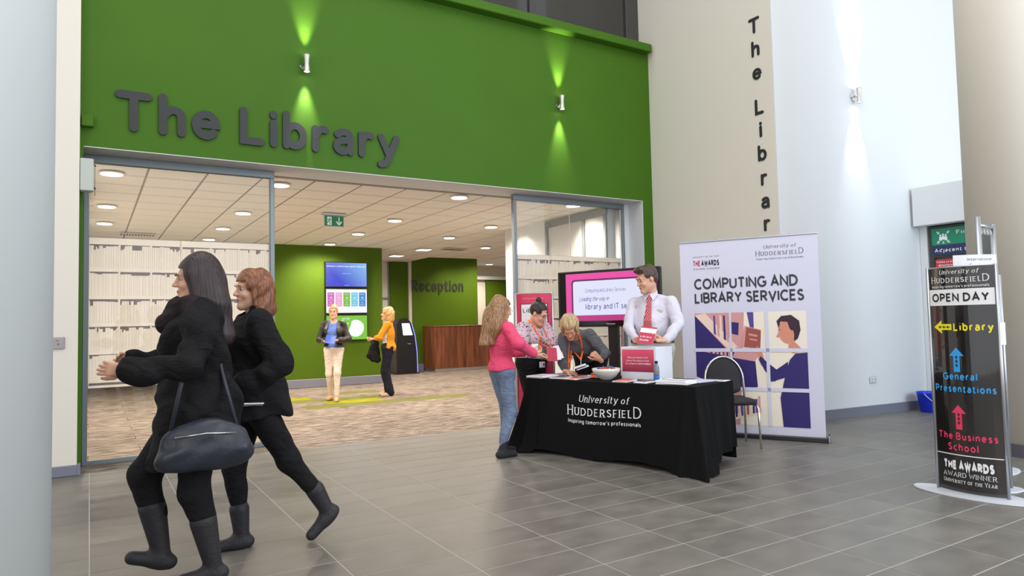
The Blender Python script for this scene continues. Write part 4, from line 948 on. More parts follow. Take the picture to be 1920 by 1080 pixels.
# ---- papers on the table
P_COL = {'w': PAPER, 'l': mat('lilac_paper', srgb(196, 194, 226), .6), 'o': mat('orange_print', srgb(232, 96, 48), .55), 'r': mat('red_print', srgb(190, 44, 74), .5), 'g': mat('green_print', srgb(70, 130, 90), .55),
         'p': mat('photo_print', srgb(110, 92, 110), .5, var=.5, vs=30), 'b': mat('blue_print', srgb(60, 90, 190), .5)}
def leaflet(u, v, rot, w_, d_, h_, cols, label, name='leaflet_stack', cat='leaflets', n=3, fold=False):
    k = tag(empty(name, tp(u, v, TZ + .008), TA + radians(rot)), label, cat, 'papers laid out on the black table'); R = random.Random(int(u * 1000))
    zz = 0
    for i in range(n):
        a = radians(R.uniform(-5, 5)); M_ = Matrix.Rotation(a, 4, 'Z') @ Matrix.Translation((R.uniform(-.008, .008), R.uniform(-.008, .008), 0))
        hh = h_ / n; c_ = cols[min(i, len(cols) - 1)]
        q = G().bbox(-w_ / 2, w_ / 2, -d_ / 2, d_ / 2, zz, zz + hh * .93, min(.001, hh * .2), 0, M_).build('leaflet', PAPER, k)
        zz += hh
    c_ = cols[-1]
    if c_ != 'w': G().box(-w_ / 2 + .006, w_ / 2 - .006, -d_ / 2 + .006, d_ / 2 - .006, zz - h_ / n * .08, zz + .0008, 0, M_).build('printed_cover', P_COL[c_], k)
    else:
        g = G()
        for i in range(5): g.box(-w_ / 2 + .02, w_ / 2 - .03, -d_ / 2 + .03 + i * .025, -d_ / 2 + .036 + i * .025, zz - h_ / n * .08, zz + .0006, 0, M_)
        g.build('printed_lines', mat('grey_text', srgb(150, 150, 160), .6), k)
    return k
leaflet(.10, .15, 4, .21, .29, .022, 'ww', 'stack of white sheets at the left front corner of the table', n=4)
leaflet(.06, .50, -12, .21, .29, .008, 'w', 'loose white sheets at the far left corner of the table', n=2)
leaflet(.36, .14, 8, .15, .21, .014, 'wp', 'booklets with a dark photo cover, second pile from the left end')
leaflet(.34, .42, -20, .15, .21, .008, 'wr', 'thin red-covered leaflet behind the dark photo booklets', n=1)
leaflet(.55, .14, -6, .15, .21, .012, 'wo', 'leaflets with an orange cover left of the white bowl', n=4)
leaflet(.52, .45, 15, .21, .29, .006, 'w', 'white sheets in front of the woman leaning on the table', n=2)
leaflet(1.13, .13, 5, .15, .21, .016, 'wo', 'leaflets with an orange cover right of the white bowl', n=4)
leaflet(1.37, .15, -8, .15, .21, .016, 'wp', 'booklets with a photo cover between orange leaflets and white stack')
leaflet(1.66, .16, 3, .30, .21, .035, 'ww', 'thick stack of white booklets near the right front corner', n=6)
leaflet(1.52, .42, 14, .21, .15, .008, 'wg', 'leaflet with a green cover behind the thick white stack', n=2)
leaflet(1.72, .46, -10, .21, .29, .012, 'wl', 'lilac-covered sheets behind the thick white stack', n=3)
leaflet(1.78, .62, 6, .29, .15, .004, 'w', 'single white sheet at the right rear corner of the table', 'paper_sheet', 'paper', n=1)
# orange lanyards lying in a heap
ORG = mat('orange_ribbon', srgb(250, 104, 30), .55)
k = tag(empty('lanyard_pile', tp(.66, .40, TZ + .008)), 'heap of bright orange lanyards behind the white bowl', 'lanyards'); R = random.Random(3)
for i in range(6):
    g = G(); cx, cy = R.uniform(-.04, .04), R.uniform(-.04, .04); r = R.uniform(.05, .09); ph = R.uniform(0, 6); V = []
    for a in range(25):
        t = 2 * pi * a / 24; x, y, z = cx + r * cos(t + ph) * 1.3, cy + r * sin(t + ph) * .8 + .02 * sin(3 * t), .004 + .006 * i + .01 * abs(sin(2 * t + i))
        V += [(x, y, z), (x * .86, y * .86, z + .010)]
    g.add(V, [(2 * a, 2 * a + 1, 2 * a + 3, 2 * a + 2) for a in range(24)]); g.build('lanyard', ORG, k)
# bowl with sweets
k = tag(empty('bowl', tp(.86, .22, TZ + .008)), 'round white bowl standing at the middle front of the table', 'bowl')
G().lathe([(.05, 0), (.055, .004), (.10, .035), (.135, .085), (.14, .112), (.134, .112), (.125, .085), (.09, .04), (.01, .02)], (0, 0, 0), 40).build('bowl_shell', mat('porcelain', srgb(236, 236, 228), .15, coat=.5), k, True)
sw = [('o', 'orange'), ('r', 'red'), ('g', 'green'), ('b', 'blue')]
for i in range(26):
    a = i * 2.4; r = .105 * sqrt((i + .5) / 26); c_, nme = sw[(i * 7) % 4] if i % 3 else sw[0]
    p = tp(.86, .22) + Vector((r * cos(a), r * sin(a), .100 + .03 * (1 - r / .1) + .006 * (i % 3)))
    A_ = Matrix.Rotation(a * 1.7, 4, 'Z') @ Matrix.Rotation(.4 * sin(i), 4, 'X')
    e = empty('wrapped_sweet', p); tag(e, 'small %s wrapped sweet heaped in the white bowl' % nme, 'sweet', 'wrapped sweets in the bowl')
    G().bbox(-.017, .017, -.009, .009, -.006, .006, .003, 0, A_).build('sweet', P_COL[c_], e)
    g = G()
    for q in (-1, 1): g.add([A_ @ Vector(v) for v in ((q * .016, -.002, 0), (q * .028, -.009, .003), (q * .028, .009, -.003), (q * .016, .002, 0))], [(0, 1, 2, 3)])
    g.build('wrapper_end', P_COL[c_], e)
# entry box
k = tag(empty('entry_box', tp(1.13, .38, TZ + .008), TA), 'white cardboard entry box with a red notice on its front', 'box')
G().bbox(-.20, .20, 0, .30, 0, .315, .003).build('carton', mat('white_card', srgb(232, 234, 244), .6), k)
f = lambda x, y: Vector((x, -.002, y)); f2 = lambda x, y: Vector((x, -.0035, y))
m, N, L, p = new('red_notice_print'); tc = N.new('ShaderNodeTexCoord'); sx_ = N.new('ShaderNodeSeparateXYZ'); r = N.new('ShaderNodeValToRGB'); L.new(tc.outputs['Object'], sx_.inputs[0]); mr = N.new('ShaderNodeMapRange'); mr.inputs[1].default_value = .07; mr.inputs[2].default_value = .28
L.new(sx_.outputs[2], mr.inputs[0]); L.new(mr.outputs[0], r.inputs[0]); r.color_ramp.elements[0].color = srgb(140, 34, 66) + (1,); r.color_ramp.elements[1].color = srgb(238, 84, 120) + (1,); L.new(r.outputs[0], p.inputs['Base Color']); p.inputs['Roughness'].default_value = .3
panel('red_notice', rect(-.185, .075, .175, .29), f, m, k)
g = G(); fit_text(g, 'Place your answer to the', f2, -.12, .205, .11, .017, w=.15); fit_text(g, 'Library Tour question in here', f2, -.135, .175, .125, .017, w=.15); fit_text(g, 'for a chance to', f2, -.145, .145, -.005, .017, w=.15); fit_text(g, 'WIN A KINDLE', f2, .005, .145, .14, .017, w=.26); g.build('printed_text', WHITEP, k)
# small bottle, walkie unit, marker pens, cable end
k = tag(empty('water_bottle', tp(1.37, .31, TZ + .008)), 'small grey bottle with a blue foot beside the entry box', 'bottle')
G().lathe([(.026, 0), (.028, .004), (.028, .045), (.026, .05)], (0, 0, 0), 18).build('blue_base', mat('bottle_blue', srgb(20, 110, 200), .3), k, True); G().lathe([(.026, .05), (.028, .06), (.027, .13), (.013, .16), (.013, .17)], (0, 0, 0), 18).build('bottle_body', mat('bottle_grey', srgb(120, 124, 132), .15), k, True)
G().lathe([(.015, .165), (.016, .17), (.016, .185), (.014, .19)], (0, 0, 0), 14).build('cap', BLACKP, k)
for i, (u, v, rr, c_, lb) in enumerate(((1.33, .42, 20, 'r', 'red marker pen lying behind the photo booklets'), (1.42, .50, -35, 'r', 'red-capped marker pen lying nearer the blue-footed bottle'))):
    k = tag(empty('marker_pen', tp(u, v, TZ + .016), TA + radians(rr)), lb, 'pen'); G().tube([(-.06, 0, 0), (.03, 0, 0)], .008, 10).build('barrel', WHITEP, k, True); G().tube([(.03, 0, 0), (.07, 0, 0)], [.0085, .0075], 10).build('cap', P_COL[c_], k, True)

# ---- plasma screen on its stand
a = Vector((5.42, 7.60, 0)); b = Vector((6.03, 6.28, 0)); dx = (b - a).normalized(); A = Fr(a, dx)
W_, z0, z1 = (b - a).length, 1.245, 1.99
k = tag(empty('display_screen', (a + b) / 2), 'large black plasma screen on a floor stand showing a pink presentation', 'screen'); B_ = A.copy(); B_.translation = a - (a + b) / 2
G().bbox(0, W_, 0, .09, z0, z1, .008, 0, B_).build('casing', BLACKP, k)
G().bbox(.03, W_ - .02, -.006, 0, z0 + .02, z1 - .02, .004, 0, B_).build('bezel', mat('gloss_black', srgb(20, 19, 20), .15), k)
def emi(name, col, s=1.0): return mat(name, (0, 0, 0), .4, em=s, emcol=col)
f = onframe(B_, .008); X0, X1, Y0, Y1 = .13, W_ - .04, 1.325, 1.955
panel('magenta_picture', rect(X0, Y0, X1, Y1), f, emi('pink_screen', srgb(238, 76, 168), .95), k); panel('magenta_band', rect(X0, Y0, X1, Y0 + .075), onframe(B_, .009), emi('pink_screen_dark', srgb(196, 58, 136), .9), k)
def rrect(x0, y0, x1, y1, r):
    return ell(x1 - r, y1 - r, r, r, 6, 0, 90) + ell(x0 + r, y1 - r, r, r, 6, 90, 180) + ell(x0 + r, y0 + r, r, r, 6, 180, 270) + ell(x1 - r, y0 + r, r, r, 6, 270, 360)
panel('plum_outline', rrect(.215, 1.405, X1 - .05, 1.875, .05), onframe(B_, .010), emi('plum', srgb(112, 40, 100), .8), k)
panel('white_slide', rrect(.24, 1.40, X1 - .07, 1.852, .035), onframe(B_, .011), emi('slide_white', srgb(222, 226, 250), 1.0), k)
g = G(); f = onframe(B_, .0125); fit_text(g, 'Computing and Library Services', f, .42, 1.70, 1.00, .05, w=.10); fit_text(g, 'library and IT services', f, .42, 1.475, 1.24, .075, w=.13)
fit_text(g, 'Leading the way in', f, .33, 1.585, .76, .06, w=.10, shear=.35, gap=.14); g.build('printed_text', emi('purple_text', srgb(84, 60, 150), .9), k)
mkr = G(); fit_text(mkr, 'Panasonic', onframe(B_, .0075), .72, z0 + .03, .84, .016, w=.16); mkr.build('maker_name', WHITEP, k)
G().bbox(W_ / 2 - .07 + .06, W_ / 2 + .07 + .06, .03, .09, .05, z0 + .2, .006, 0, B_).build('pole', BLACKP, k)
G().bbox(W_ / 2 + .16, W_ / 2 + .19, .06, .09, .05, z0 + .1, .004, 0, B_).build('side_pole', ALU, k)
G().bbox(W_ / 2 - .3, W_ / 2 + .42, -.2, .3, 0, .05, .01, 0, B_).build('base', BLACKP, k)

# ---- red curved sign stand behind the woman in the floral blouse
def sign_stand(name, o, dx, W_, H_, label, bow=.045, face=None, base=(.32, .16), boff=0.0):
    """curved poster stand; returns root and the map (x, y) -> 3-D on the bowed face"""
    o = Vector(o); dx = Vector(dx).normalized(); k = tag(empty(name, o + dx * W_ / 2), label, 'sign')
    A = Fr(-dx * W_ / 2, dx)
    def S(x, y, off=0.0):
        t = (x / W_ - .5) * 2; return A @ Vector((x, -bow * (1 - t * t) - off, y))
    g = G(); n = 16
    for i in range(n + 1):
        x = W_ * i / n
        for (y, d) in ((.02, 0), (H_, 0), (H_, -.008), (.02, -.008)): g.V.append(tuple(S(x, y, d)))
    for i in range(n):
        a = i * 4
        for j in range(4): g.F.append((a + j, a + 4 + j, a + 4 + (j + 1) % 4, a + (j + 1) % 4)); g.MI.append(0)
    g.build('panel', face, k, False)
    for x in (0, W_): G().tube([A @ Vector((x, 0, .01)), A @ Vector((x, 0, H_ + .01))], .012, 10).build('upright', ALU, k, True)
    g = G(); g.tube([S(W_ * i / n, H_ + .004, -.004) for i in range(n + 1)], .007, 8); g.build('top_rail', ALU, k, True)
    ang = Matrix.Rotation(math.atan2(dx.y, dx.x), 4, 'Z')
    G().lathe([(base[0], 0), (base[0] + .006, .004), (base[0], .012), (.01, .016)], (0, 0, 0), 40, sy=base[1] / base[0], M=ang).build('base', mat('base_grey', srgb(206, 208, 214), .4), k)
    return k, S
def strip(S, x0, x1, y0, y1, off, name, m, k, n=14):
    g = G()
    for i in range(n + 1): x = x0 + (x1 - x0) * i / n; g.V += [tuple(S(x, y0, off)), tuple(S(x, y1, off))]
    g.F = [(2 * i, 2 * i + 2, 2 * i + 3, 2 * i + 1) for i in range(n)]; g.MI = [0] * n
    return g.build(name, m, k)
REDP = mat('red_panel', srgb(214, 48, 92), .35, coat=.3)
k, S = sign_stand('red_sign_stand', (4.325, 6.93, 0), (.28, -.36, 0), .455, 1.66, 'red curved sign stand with a white sheet, behind the woman in the floral blouse', face=REDP)
strip(S, .065, .405, 1.13, 1.545, .003, 'sheet_border', mat('dark_red', srgb(128, 26, 56), .5), k); strip(S, .078, .395, 1.145, 1.535, .005, 'white_sheet', PAPER, k)
g = G(); fit_text(g, 'Library', lambda x, y: S(x, y, .007), .10, 1.44, .37, .05, w=.14); fit_text(g, 'Floor 2', lambda x, y: S(x, y, .007), .18, 1.25, .375, .04, w=.14); g.build('printed_text', BLACK, k)
g = G(); fit_text(g, 'Coffee and Espress', lambda x, y: S(x, y, .003), .10, 1.595, .36, .02, w=.15); g.build('printed_heading', mat('pale_pink', srgb(244, 150, 180), .5), k)

# ---- retractable banner
a = Vector((5.881, 5.775, 0)); b = Vector((6.58, 4.465, 0)); dx = (b - a).normalized(); k = tag(empty('banner_stand', (a + b) / 2), 'tall lilac-white roll-up banner reading Computing and Library Services', 'banner')
B_ = Fr(a - (a + b) / 2, dx); W_ = 1.485
FAB = mat('banner_fabric', srgb(222, 220, 240), .5); f = onframe(B_, .001)
G().box(0, W_, 0, .004, .045, 2.206, 0, B_).build('banner_sheet', FAB, k)
G().bbox(-.02, W_ + .03, -.05, .07, 0, .05, .008, 0, B_).build('cassette', mat('cassette', srgb(60, 60, 64), .35, metal=.5), k); G().bbox(W_ + .025, W_ + .04, -.055, .075, 0, .075, .006, 0, B_).build('end_cap', ALU, k)
G().bbox(-.004, W_ + .004, -.008, .012, 2.2, 2.222, .004, 0, B_).build('top_rail', ALU, k); G().tube([B_ @ Vector((.42, .03, .05)), B_ @ Vector((.42, .02, 2.23))], .009, 8).build('support_pole', ALU, k, True); G().tube([B_ @ Vector((1.2, .03, .05)), B_ @ Vector((1.2, .02, 2.23))], .009, 8).build('support_pole', ALU, k, True)
g = G(); CH = mat('banner_charcoal', srgb(58, 58, 68), .5)
fit_text(g, 'COMPUTING AND', f, .155, 1.655, 1.28, .128, w=.205, gap=.22); g.build('title_line', CH, k); g = G(); fit_text(g, 'LIBRARY SERVICES', f, .155, 1.495, 1.335, .128, w=.205, gap=.22); g.build('title_line', CH, k)
g = G(); logo(g, f, .85, 1.345, 2.0, .055); g.build('printed_logo', mat('banner_grey', srgb(96, 94, 110), .5), k)
g = G(); fit_text(g, 'UNIVERSITY OF THE YEAR', f, .15, 2.025, .45, .016, w=.12); fit_text(g, 'AWARD WINNER', f, .15, 1.885, .45, .02, w=.12); fit_text(g, 'AWARDS', f, .245, 1.925, .45, .068, w=.27, gap=.3); g.build('award_text', mat('banner_navy', srgb(52, 46, 74), .5), k)
g = G(); fit_text(g, 'THE', f, .15, 1.925, .235, .068, w=.27, gap=.3); g.build('award_red_text', mat('banner_red', srgb(196, 60, 100), .5), k)
# printed photograph: nine tiles of a young man choosing a book, laid out as flat colour shapes
PUR = mat('ph_indigo', srgb(46, 34, 110), .55); PUR2 = mat('ph_violet', srgb(92, 70, 150), .55); PEA = mat('ph_peach', srgb(250, 222, 206), .55); PNK = mat('ph_pink', srgb(222, 160, 160), .55); CRM = mat('ph_cream', srgb(252, 240, 224), .55); SKN = mat('ph_skin', srgb(224, 148, 122), .55); HR = mat('ph_hair', srgb(56, 30, 48), .55); BRN = mat('ph_brown', srgb(166, 86, 74), .55)
PHL = [CRM, PEA, PNK, PUR, PUR2, SKN, HR, BRN]; gp = G(); lay = [0]
def ph(pts, mi):
    lay[0] += 1; ff = onframe(B_, .0015 + lay[0] * .00008); pts = [(min(1.34, max(.15, x)), min(1.385, max(.14, y))) for x, y in pts]; gp.add([ff(*p) for p in pts], [tuple(range(len(pts)))], mi)
ph(rect(.15, .14, 1.34, 1.385), 0)
ph([(.15, .14), (.62, .14), (.70, 1.385), (.15, 1.385)], 2); ph([(.15, .95), (.52, .95), (.15, 1.36)], 3); ph([(.15, 1.36), (.27, 1.385), (.62, 1.0), (.55, .94)], 1)
for i, x in enumerate((.36, .40, .43, .47, .50)): ph([(x, 1.15 - i * .02), (x + .025, 1.13 - i * .02), (x + .02, 1.35), (x, 1.36)], (4, 2, 1, 3, 2)[i])
ph([(.55, 1.15), (.63, 1.13), (.64, 1.27), (.55, 1.28)], 3); ph([(.76, 1.2), (.80, 1.2), (.80, 1.385), (.73, 1.385)], 4)
for i in range(9): ph(rect(.32 + i * .022, .90, .336 + i * .022, .97 - (i % 3) * .015), (3, 1, 4, 2)[i % 4])
ph([(.15, .62), (.50, .50), (.50, .90), (.15, .96)], 3); ph([(.15, .58), (.52, .46), (.52, .52), (.15, .66)], 1); ph([(.56, .50), (.82, .56), (.80, .90), (.56, .97)], 3); ph([(.56, .88), (.80, .84), (.86, .95), (.6, 1.0)], 2)
ph([(.50, .17), (.86, .28), (.86, .34), (.50, .24)], 1); ph([(.15, .14), (.56, .14), (.54, .45), (.15, .5)], 3)
for i in range(9): ph([(.57 + i * .031, .22 + i * .008), (.592 + i * .031, .225 + i * .008), (.592 + i * .031, .40 + (i % 3) * .03), (.57 + i * .031, .40 + (i % 3) * .03)], (3, 1, 4, 2, 7, 1, 3, 4, 2)[i])
ph([(.66, 1.0), (.85, .97), (.87, 1.19), (.70, 1.235)], 2); ph([(.69, 1.0), (.86, .985), (.875, 1.18), (.72, 1.22)], 7); ph([(.74, 1.13), (.83, 1.11), (.835, 1.13), (.745, 1.15)], 2); ph([(.75, 1.08), (.83, 1.065), (.832, 1.08), (.752, 1.095)], 2)
ph([(.82, 1.01), (.87, .98), (.90, .86), (.94, .82), (.86, .80), (.83, .9)], 5); ph([(.86, .90), (.92, .84), (1.05, .73), (1.0, .62), (.90, .74), (.84, .86)], 3); ph([(.96, .62), (1.14, .68), (1.14, .84), (1.0, .74), (.94, .70)], 3)
ph([(1.07, .14), (1.05, .45), (1.12, .74), (1.16, .86), (1.22, .93), (1.34, .94), (1.34, .14)], 3)
ph([(1.15, .96), (1.20, .93), (1.30, .96), (1.24, 1.03), (1.20, 1.07), (1.16, 1.08)], 5)
ph(ell(1.155, 1.17, .10, .135, 22)[:-1], 5); ph([(1.055, 1.15), (1.03, 1.11), (1.06, 1.10)], 5); ph([(1.06, 1.2), (1.04, 1.28), (1.09, 1.335), (1.19, 1.345), (1.27, 1.28), (1.28, 1.18), (1.25, 1.09), (1.21, 1.06), (1.215, 1.14), (1.17, 1.20), (1.15, 1.27), (1.08, 1.275)], 6)
ph(ell(1.195, 1.15, .018, .03, 10)[:-1], 5); ph(rect(1.055, 1.185, 1.08, 1.192), 6)
gp.build('printed_photograph', PHL, k)
g = G(); ff = onframe(B_, .0062)
for x0, x1, y0, y1 in ((.535, .56, .14, 1.385), (.92, .955, .14, 1.385), (.14, 1.345, .945, .985), (.14, 1.345, .515, .555)): g.add([ff(*p) for p in rect(x0, y0, x1, y1)], [(0, 1, 2, 3)])
g.build('white_grid', FAB, k)

# ---- open day wayfinding stand on the right
GB = mat('gloss_black_panel', srgb(34, 31, 31), .12, coat=1.0)
k, S = sign_stand('wayfinding_stand', (5.48, 2.80, 0), (.04, -1, 0), .46, 1.665, 'tall black curved wayfinding stand headed OPEN DAY with coloured arrows', bow=.055, face=GB, base=(.40, .17))
s = lambda x, y: S(x, y, .003); s2 = lambda x, y: S(x, y, .005)
strip(S, .012, .448, 1.385, 1.505, .003, 'white_band', WHITEP, k)
g = G(); fit_text(g, 'OPEN DAY', s2, .035, 1.412, .42, .064, w=.2, gap=.3); g.build('open_day_text', BLACK, k)
g = G(); logo(g, s, .035, .425, 1.553, .045); fit_text(g, 'THE AWARDS', s, .06, .178, .395, .068, w=.30, gap=.33); fit_text(g, 'AWARD WINNER', s, .055, .128, .405, .034, w=.13, nib=.5, serif=True); fit_text(g, 'University of the Year', s, .055, .082, .405, .03, w=.14, nib=.5, serif=True, smallcap=.8)
g.build('white_text', WHITEP, k); strip(S, .012, .448, .285, .292, .003, 'white_rule', WHITEP, k)
YEL = mat('sign_yellow', srgb(244, 232, 40), .4); BLU = mat('sign_blue', srgb(48, 164, 240), .4); PK = mat('sign_pink', srgb(236, 60, 104), .4)
def arrow(cx, cy, L_, wd, m, horiz=False):
    pts = [(0, L_ / 2), (-wd / 2, L_ / 2 - wd * .62), (-wd * .22, L_ / 2 - wd * .62), (-wd * .22, -L_ / 2), (wd * .22, -L_ / 2), (wd * .22, L_ / 2 - wd * .62), (wd / 2, L_ / 2 - wd * .62)]
    if horiz: pts = [(-y, x) for x, y in pts]
    P_ = [s(cx + x, cy + y) for x, y in pts]; mesh('arrow', P_, [(0, 1, 2), (2, 3, 4, 5), (5, 6, 0), (2, 5, 0)], m, k)
    g = G()
    for i in range(3):
        d_ = (i - 1.3) * .03
        for q in ([(-.008, -.006), (0, .006), (.008, -.006)], [(0, .004), (0, -.016)]):
            for r_ in ribbon(q, .005): g.add([s2(*((cx - (y + d_), cy + x) if horiz else (cx + x, cy + y + d_))) for x, y in r_], [(0, 1, 2, 3)])
    g.build('walking_marks', BLACK, k)
arrow(.105, 1.225, .135, .10, YEL, True); arrow(.195, .985, .18, .10, BLU); arrow(.19, .565, .18, .10, PK)
g = G(); fit_text(g, 'Library', s, .185, 1.195, .435, .062, w=.2); g.build('yellow_text', YEL, k)
g = G(); fit_text(g, 'General', s, .09, .835, .325, .055, w=.2); g.build('blue_text', BLU, k); g = G(); fit_text(g, 'Presentations', s, .025, .745, .43, .055, w=.2); g.build('blue_text', BLU, k)
g = G(); fit_text(g, 'The Business', s, .03, .398, .425, .055, w=.2); g.build('pink_text', PK, k); g = G(); fit_text(g, 'School', s, .10, .318, .31, .055, w=.2); g.build('pink_text', PK, k)

# ---- second and third stands behind it
k, S = sign_stand('sign_stand', (5.60, 2.66, 0), (.28, -.18, 0), .33, 1.60, 'grey stand with a white International Enrolment sheet, half hidden behind the black wayfinding stand', bow=.03, face=mat('grey_panel', srgb(196, 198, 204), .4), base=(.24, .13))
strip(S, -.015, .30, 1.50, 1.765, .012, 'white_sheet', PAPER, k, 6); strip(S, .29, .35, 1.08, 1.25, .012, 'white_note', PAPER, k, 3)
g = G(); fit_text(g, 'International', lambda x, y: S(x, y, .014), .075, 1.72, .255, .022, w=.11); fit_text(g, 'Enrolment', lambda x, y: S(x, y, .014), .09, 1.675, .24, .022, w=.11); g.build('printed_text', mat('grey_print', srgb(96, 96, 104), .6), k)
k = tag(empty('poster_frame', (6.43, 2.80, 0)), 'tall tubular aluminium poster frame between the black stand and the cream pillar', 'stand')
dxx = Vector((.86, .0, 0)).normalized(); dxx = Vector((.99, .10, 0)).normalized(); q0 = Vector((-.17, -.02, 0)) ; q1 = q0 + dxx * .34
G().tube([q0, q0 + Vector((0, 0, 2.12))], .024, 14).build('post', ALU, k, True); G().tube([q1, q1 + Vector((0, 0, 2.08))], .02, 14).build('post', ALU, k, True)
for z in (2.05, 1.3): G().tube([q0 + Vector((0, 0, z)), q1 + Vector((0, 0, z))], .014, 10).build('rail', ALU, k, True)
A = Fr(q0 + dxx * .03, dxx); G().box(0, .28, 0, .003, 1.34, 1.98, 0, A).build('poster', glass('acetate', (.86, .88, .9)), k); g = G()
for x in (.04, .11, .18, .25): G().tube([A @ Vector((x + .012 * cos(t), 0, 2.005 + .025 * sin(t))) for t in [2 * pi * i / 12 for i in range(12)]], .003, 6, closed=True).build('ring', ALU, k, True)
G().lathe([(.24, 0), (.245, .004), (.24, .012), (.01, .016)], ((q0 + q1) / 2), 36, sy=.5).build('base', mat('base_grey', (0, 0, 0)), k)

# ---- banquet chair by the banner
def chair(loc, yaw):
    k = tag(empty('banquet_chair', loc, yaw), 'black padded chair with chrome frame between table and banner', 'chair'); pad = mat('black_upholstery', srgb(42, 39, 42), .8, bump=.3, bs=300)
    g = G(); pts = []
    for i in range(15):
        t = pi * i / 14; pts.append((.205 * cos(t), -.20 - .03 * sin(t), .66 + .25 * sin(t)))
    fr_ = [(.225, -.235, 0), (.215, -.2, .45)] + pts + [(-.215, -.2, .45), (-.225, -.235, 0)]
    g.tube(fr_, .0125, 10); g.build('back_frame', CHROME, k, True)
    for q in (-1, 1): G().tube([(q * .20, -.19, .43), (q * .20, .17, .43), (q * .205, .2, .41), (q * .215, .215, 0)], .0115, 10).build('leg', CHROME, k, True)
    G().tube([(-.2, .0, .43), (.2, .0, .43)], .011, 8).build('stretcher', CHROME, k, True)
    sb = SDF((-.25, -.25, .4), (.25, .25, .53), .008); sb.ell((0, .0, .465), (.235, .225, .045), None); sb.cap((-.17, .16, .465), (.17, .16, .465), .03, k=.04); sb.cap((-.17, -.15, .465), (.17, -.15, .465), .03, k=.04); sb.cut((0, 0, .435), (0, 0, -1)); npmesh('seat', [sb.nets()], pad, k)
    sb = SDF((-.24, -.3, .5), (.24, -.1, .93), .008); Mb = rotm(0, -6, 0); sb.ell((0, -.215, .70), (.185, .028, .20), Mb); sb.cap((-.14, -.20, .56), (.14, -.20, .56), .024, k=.04); sb.ell((0, -.2, .6), (.17, .026, .09), Mb); npmesh('backrest', [sb.nets()], pad, k)
chair((5.70, 4.94, 0), radians(yaw_of(-.50, -.86)))

# ---- bucket
k = tag(empty('bucket', (9.66, 5.0, 0)), 'blue plastic bucket on the floor by the end wall', 'bucket')
BL = mat('bucket_blue', srgb(22, 52, 214), .35); G().lathe([(.105, 0), (.11, .004), (.145, .25), (.155, .262), (.15, .268), (.14, .255), (.105, .012), (.01, .008)], (0, 0, 0), 36).build('pail', BL, k, True)
G().tube([(.152 * cos(t), -.02 - .10 * sin(t) , .255 - .13 * sin(t)) for t in [pi * i / 14 for i in range(15)]][::-1], .005, 8).build('handle', mat('handle_white', srgb(225, 225, 225), .5), k, True)
for q in (-1, 1): G().lathe([(.012, -.006), (.012, .006)], (q * .152, -.01, .25), 10, axis='y').build('lug', BL, k)

# ---- reception desk, kiosk, wall screens
def walnut():
    m, N, L, p = new('walnut'); tc = N.new('ShaderNodeTexCoord'); mp = N.new('ShaderNodeMapping'); mp.inputs['Scale'].default_value = (5, 5, .35); L.new(tc.outputs['Object'], mp.inputs[0])
    n = N.new('ShaderNodeTexNoise'); n.inputs['Scale'].default_value = 2.2; n.inputs['Detail'].default_value = 8; n.inputs['Roughness'].default_value = .7; L.new(mp.outputs[0], n.inputs['Vector']); r = N.new('ShaderNodeValToRGB')
    r.color_ramp.elements[0].position = .35; r.color_ramp.elements[0].color = srgb(82, 42, 24) + (1,); r.color_ramp.elements[1].position = .68; r.color_ramp.elements[1].color = srgb(160, 96, 58) + (1,); L.new(n.outputs[0], r.inputs[0]); L.new(r.outputs[0], p.inputs['Base Color']); p.inputs['Roughness'].default_value = .4; return m
WAL = walnut()
k = tag(empty('reception_desk', (8.08, 17.0, 0)), 'long walnut reception desk in front of the green Reception wall', 'desk')
G().bbox(0, 1.9, 0, .06, .09, 1.24, .004).build('front_panel', WAL, k); G().bbox(0, .05, .06, .7, .09, 1.24, .003).build('side_panel', WAL, k); G().bbox(-.01, 1.92, -.01, .72, 1.24, 1.27, .004).build('worktop', WAL, k)
G().bbox(.04, 1.88, .03, .66, 0, .09, .003).build('plinth', mat('plinth', srgb(190, 184, 176), .3, metal=.6), k)
k.location = (8.10, 17.30, 0)
k = tag(empty('kiosk', (7.27, 17.45, 0), radians(0)), 'black curved self-service kiosk with blue-lit edge and bright screen', 'kiosk')
prof = [(-.30, .03), (-.28, 1.34), (-.20, 1.47), (.02, 1.50), (.14, 1.36), (.24, 1.0), (.29, .55), (.30, .03)]
g = G(); n = len(prof); g.V = [(x, y, z) for y in (-.22, .22) for x, z in prof]; g.F = [tuple(range(n)), tuple(range(2 * n - 1, n - 1, -1))] + [(i, i + n, (i + 1) % n + n, (i + 1) % n) for i in range(n)]; g.MI = [0] * len(g.F); g.build('housing', BLACKP, k)
G().bbox(-.33, .34, -.26, .26, 0, .03, .004).build('foot', BLACKP, k)
mesh('screen', [(-.10, -.223, 1.04), (.17, -.223, 1.04), (.08, -.223, 1.36), (-.14, -.223, 1.36)], [(0, 1, 2, 3)], emi('kiosk_screen', srgb(214, 226, 235), 2.2), k)
G().tube([(.145, -.225, 1.36), (.245, -.225, 1.0), (.295, -.225, .55), (.305, -.225, .04)], .010, 8).build('light_strip', emi('led_blue', (.16, .18, 1), 3.0), k, True); G().box(.02, .12, -.224, -.22, .80, .82).build('slot', ALU, k)

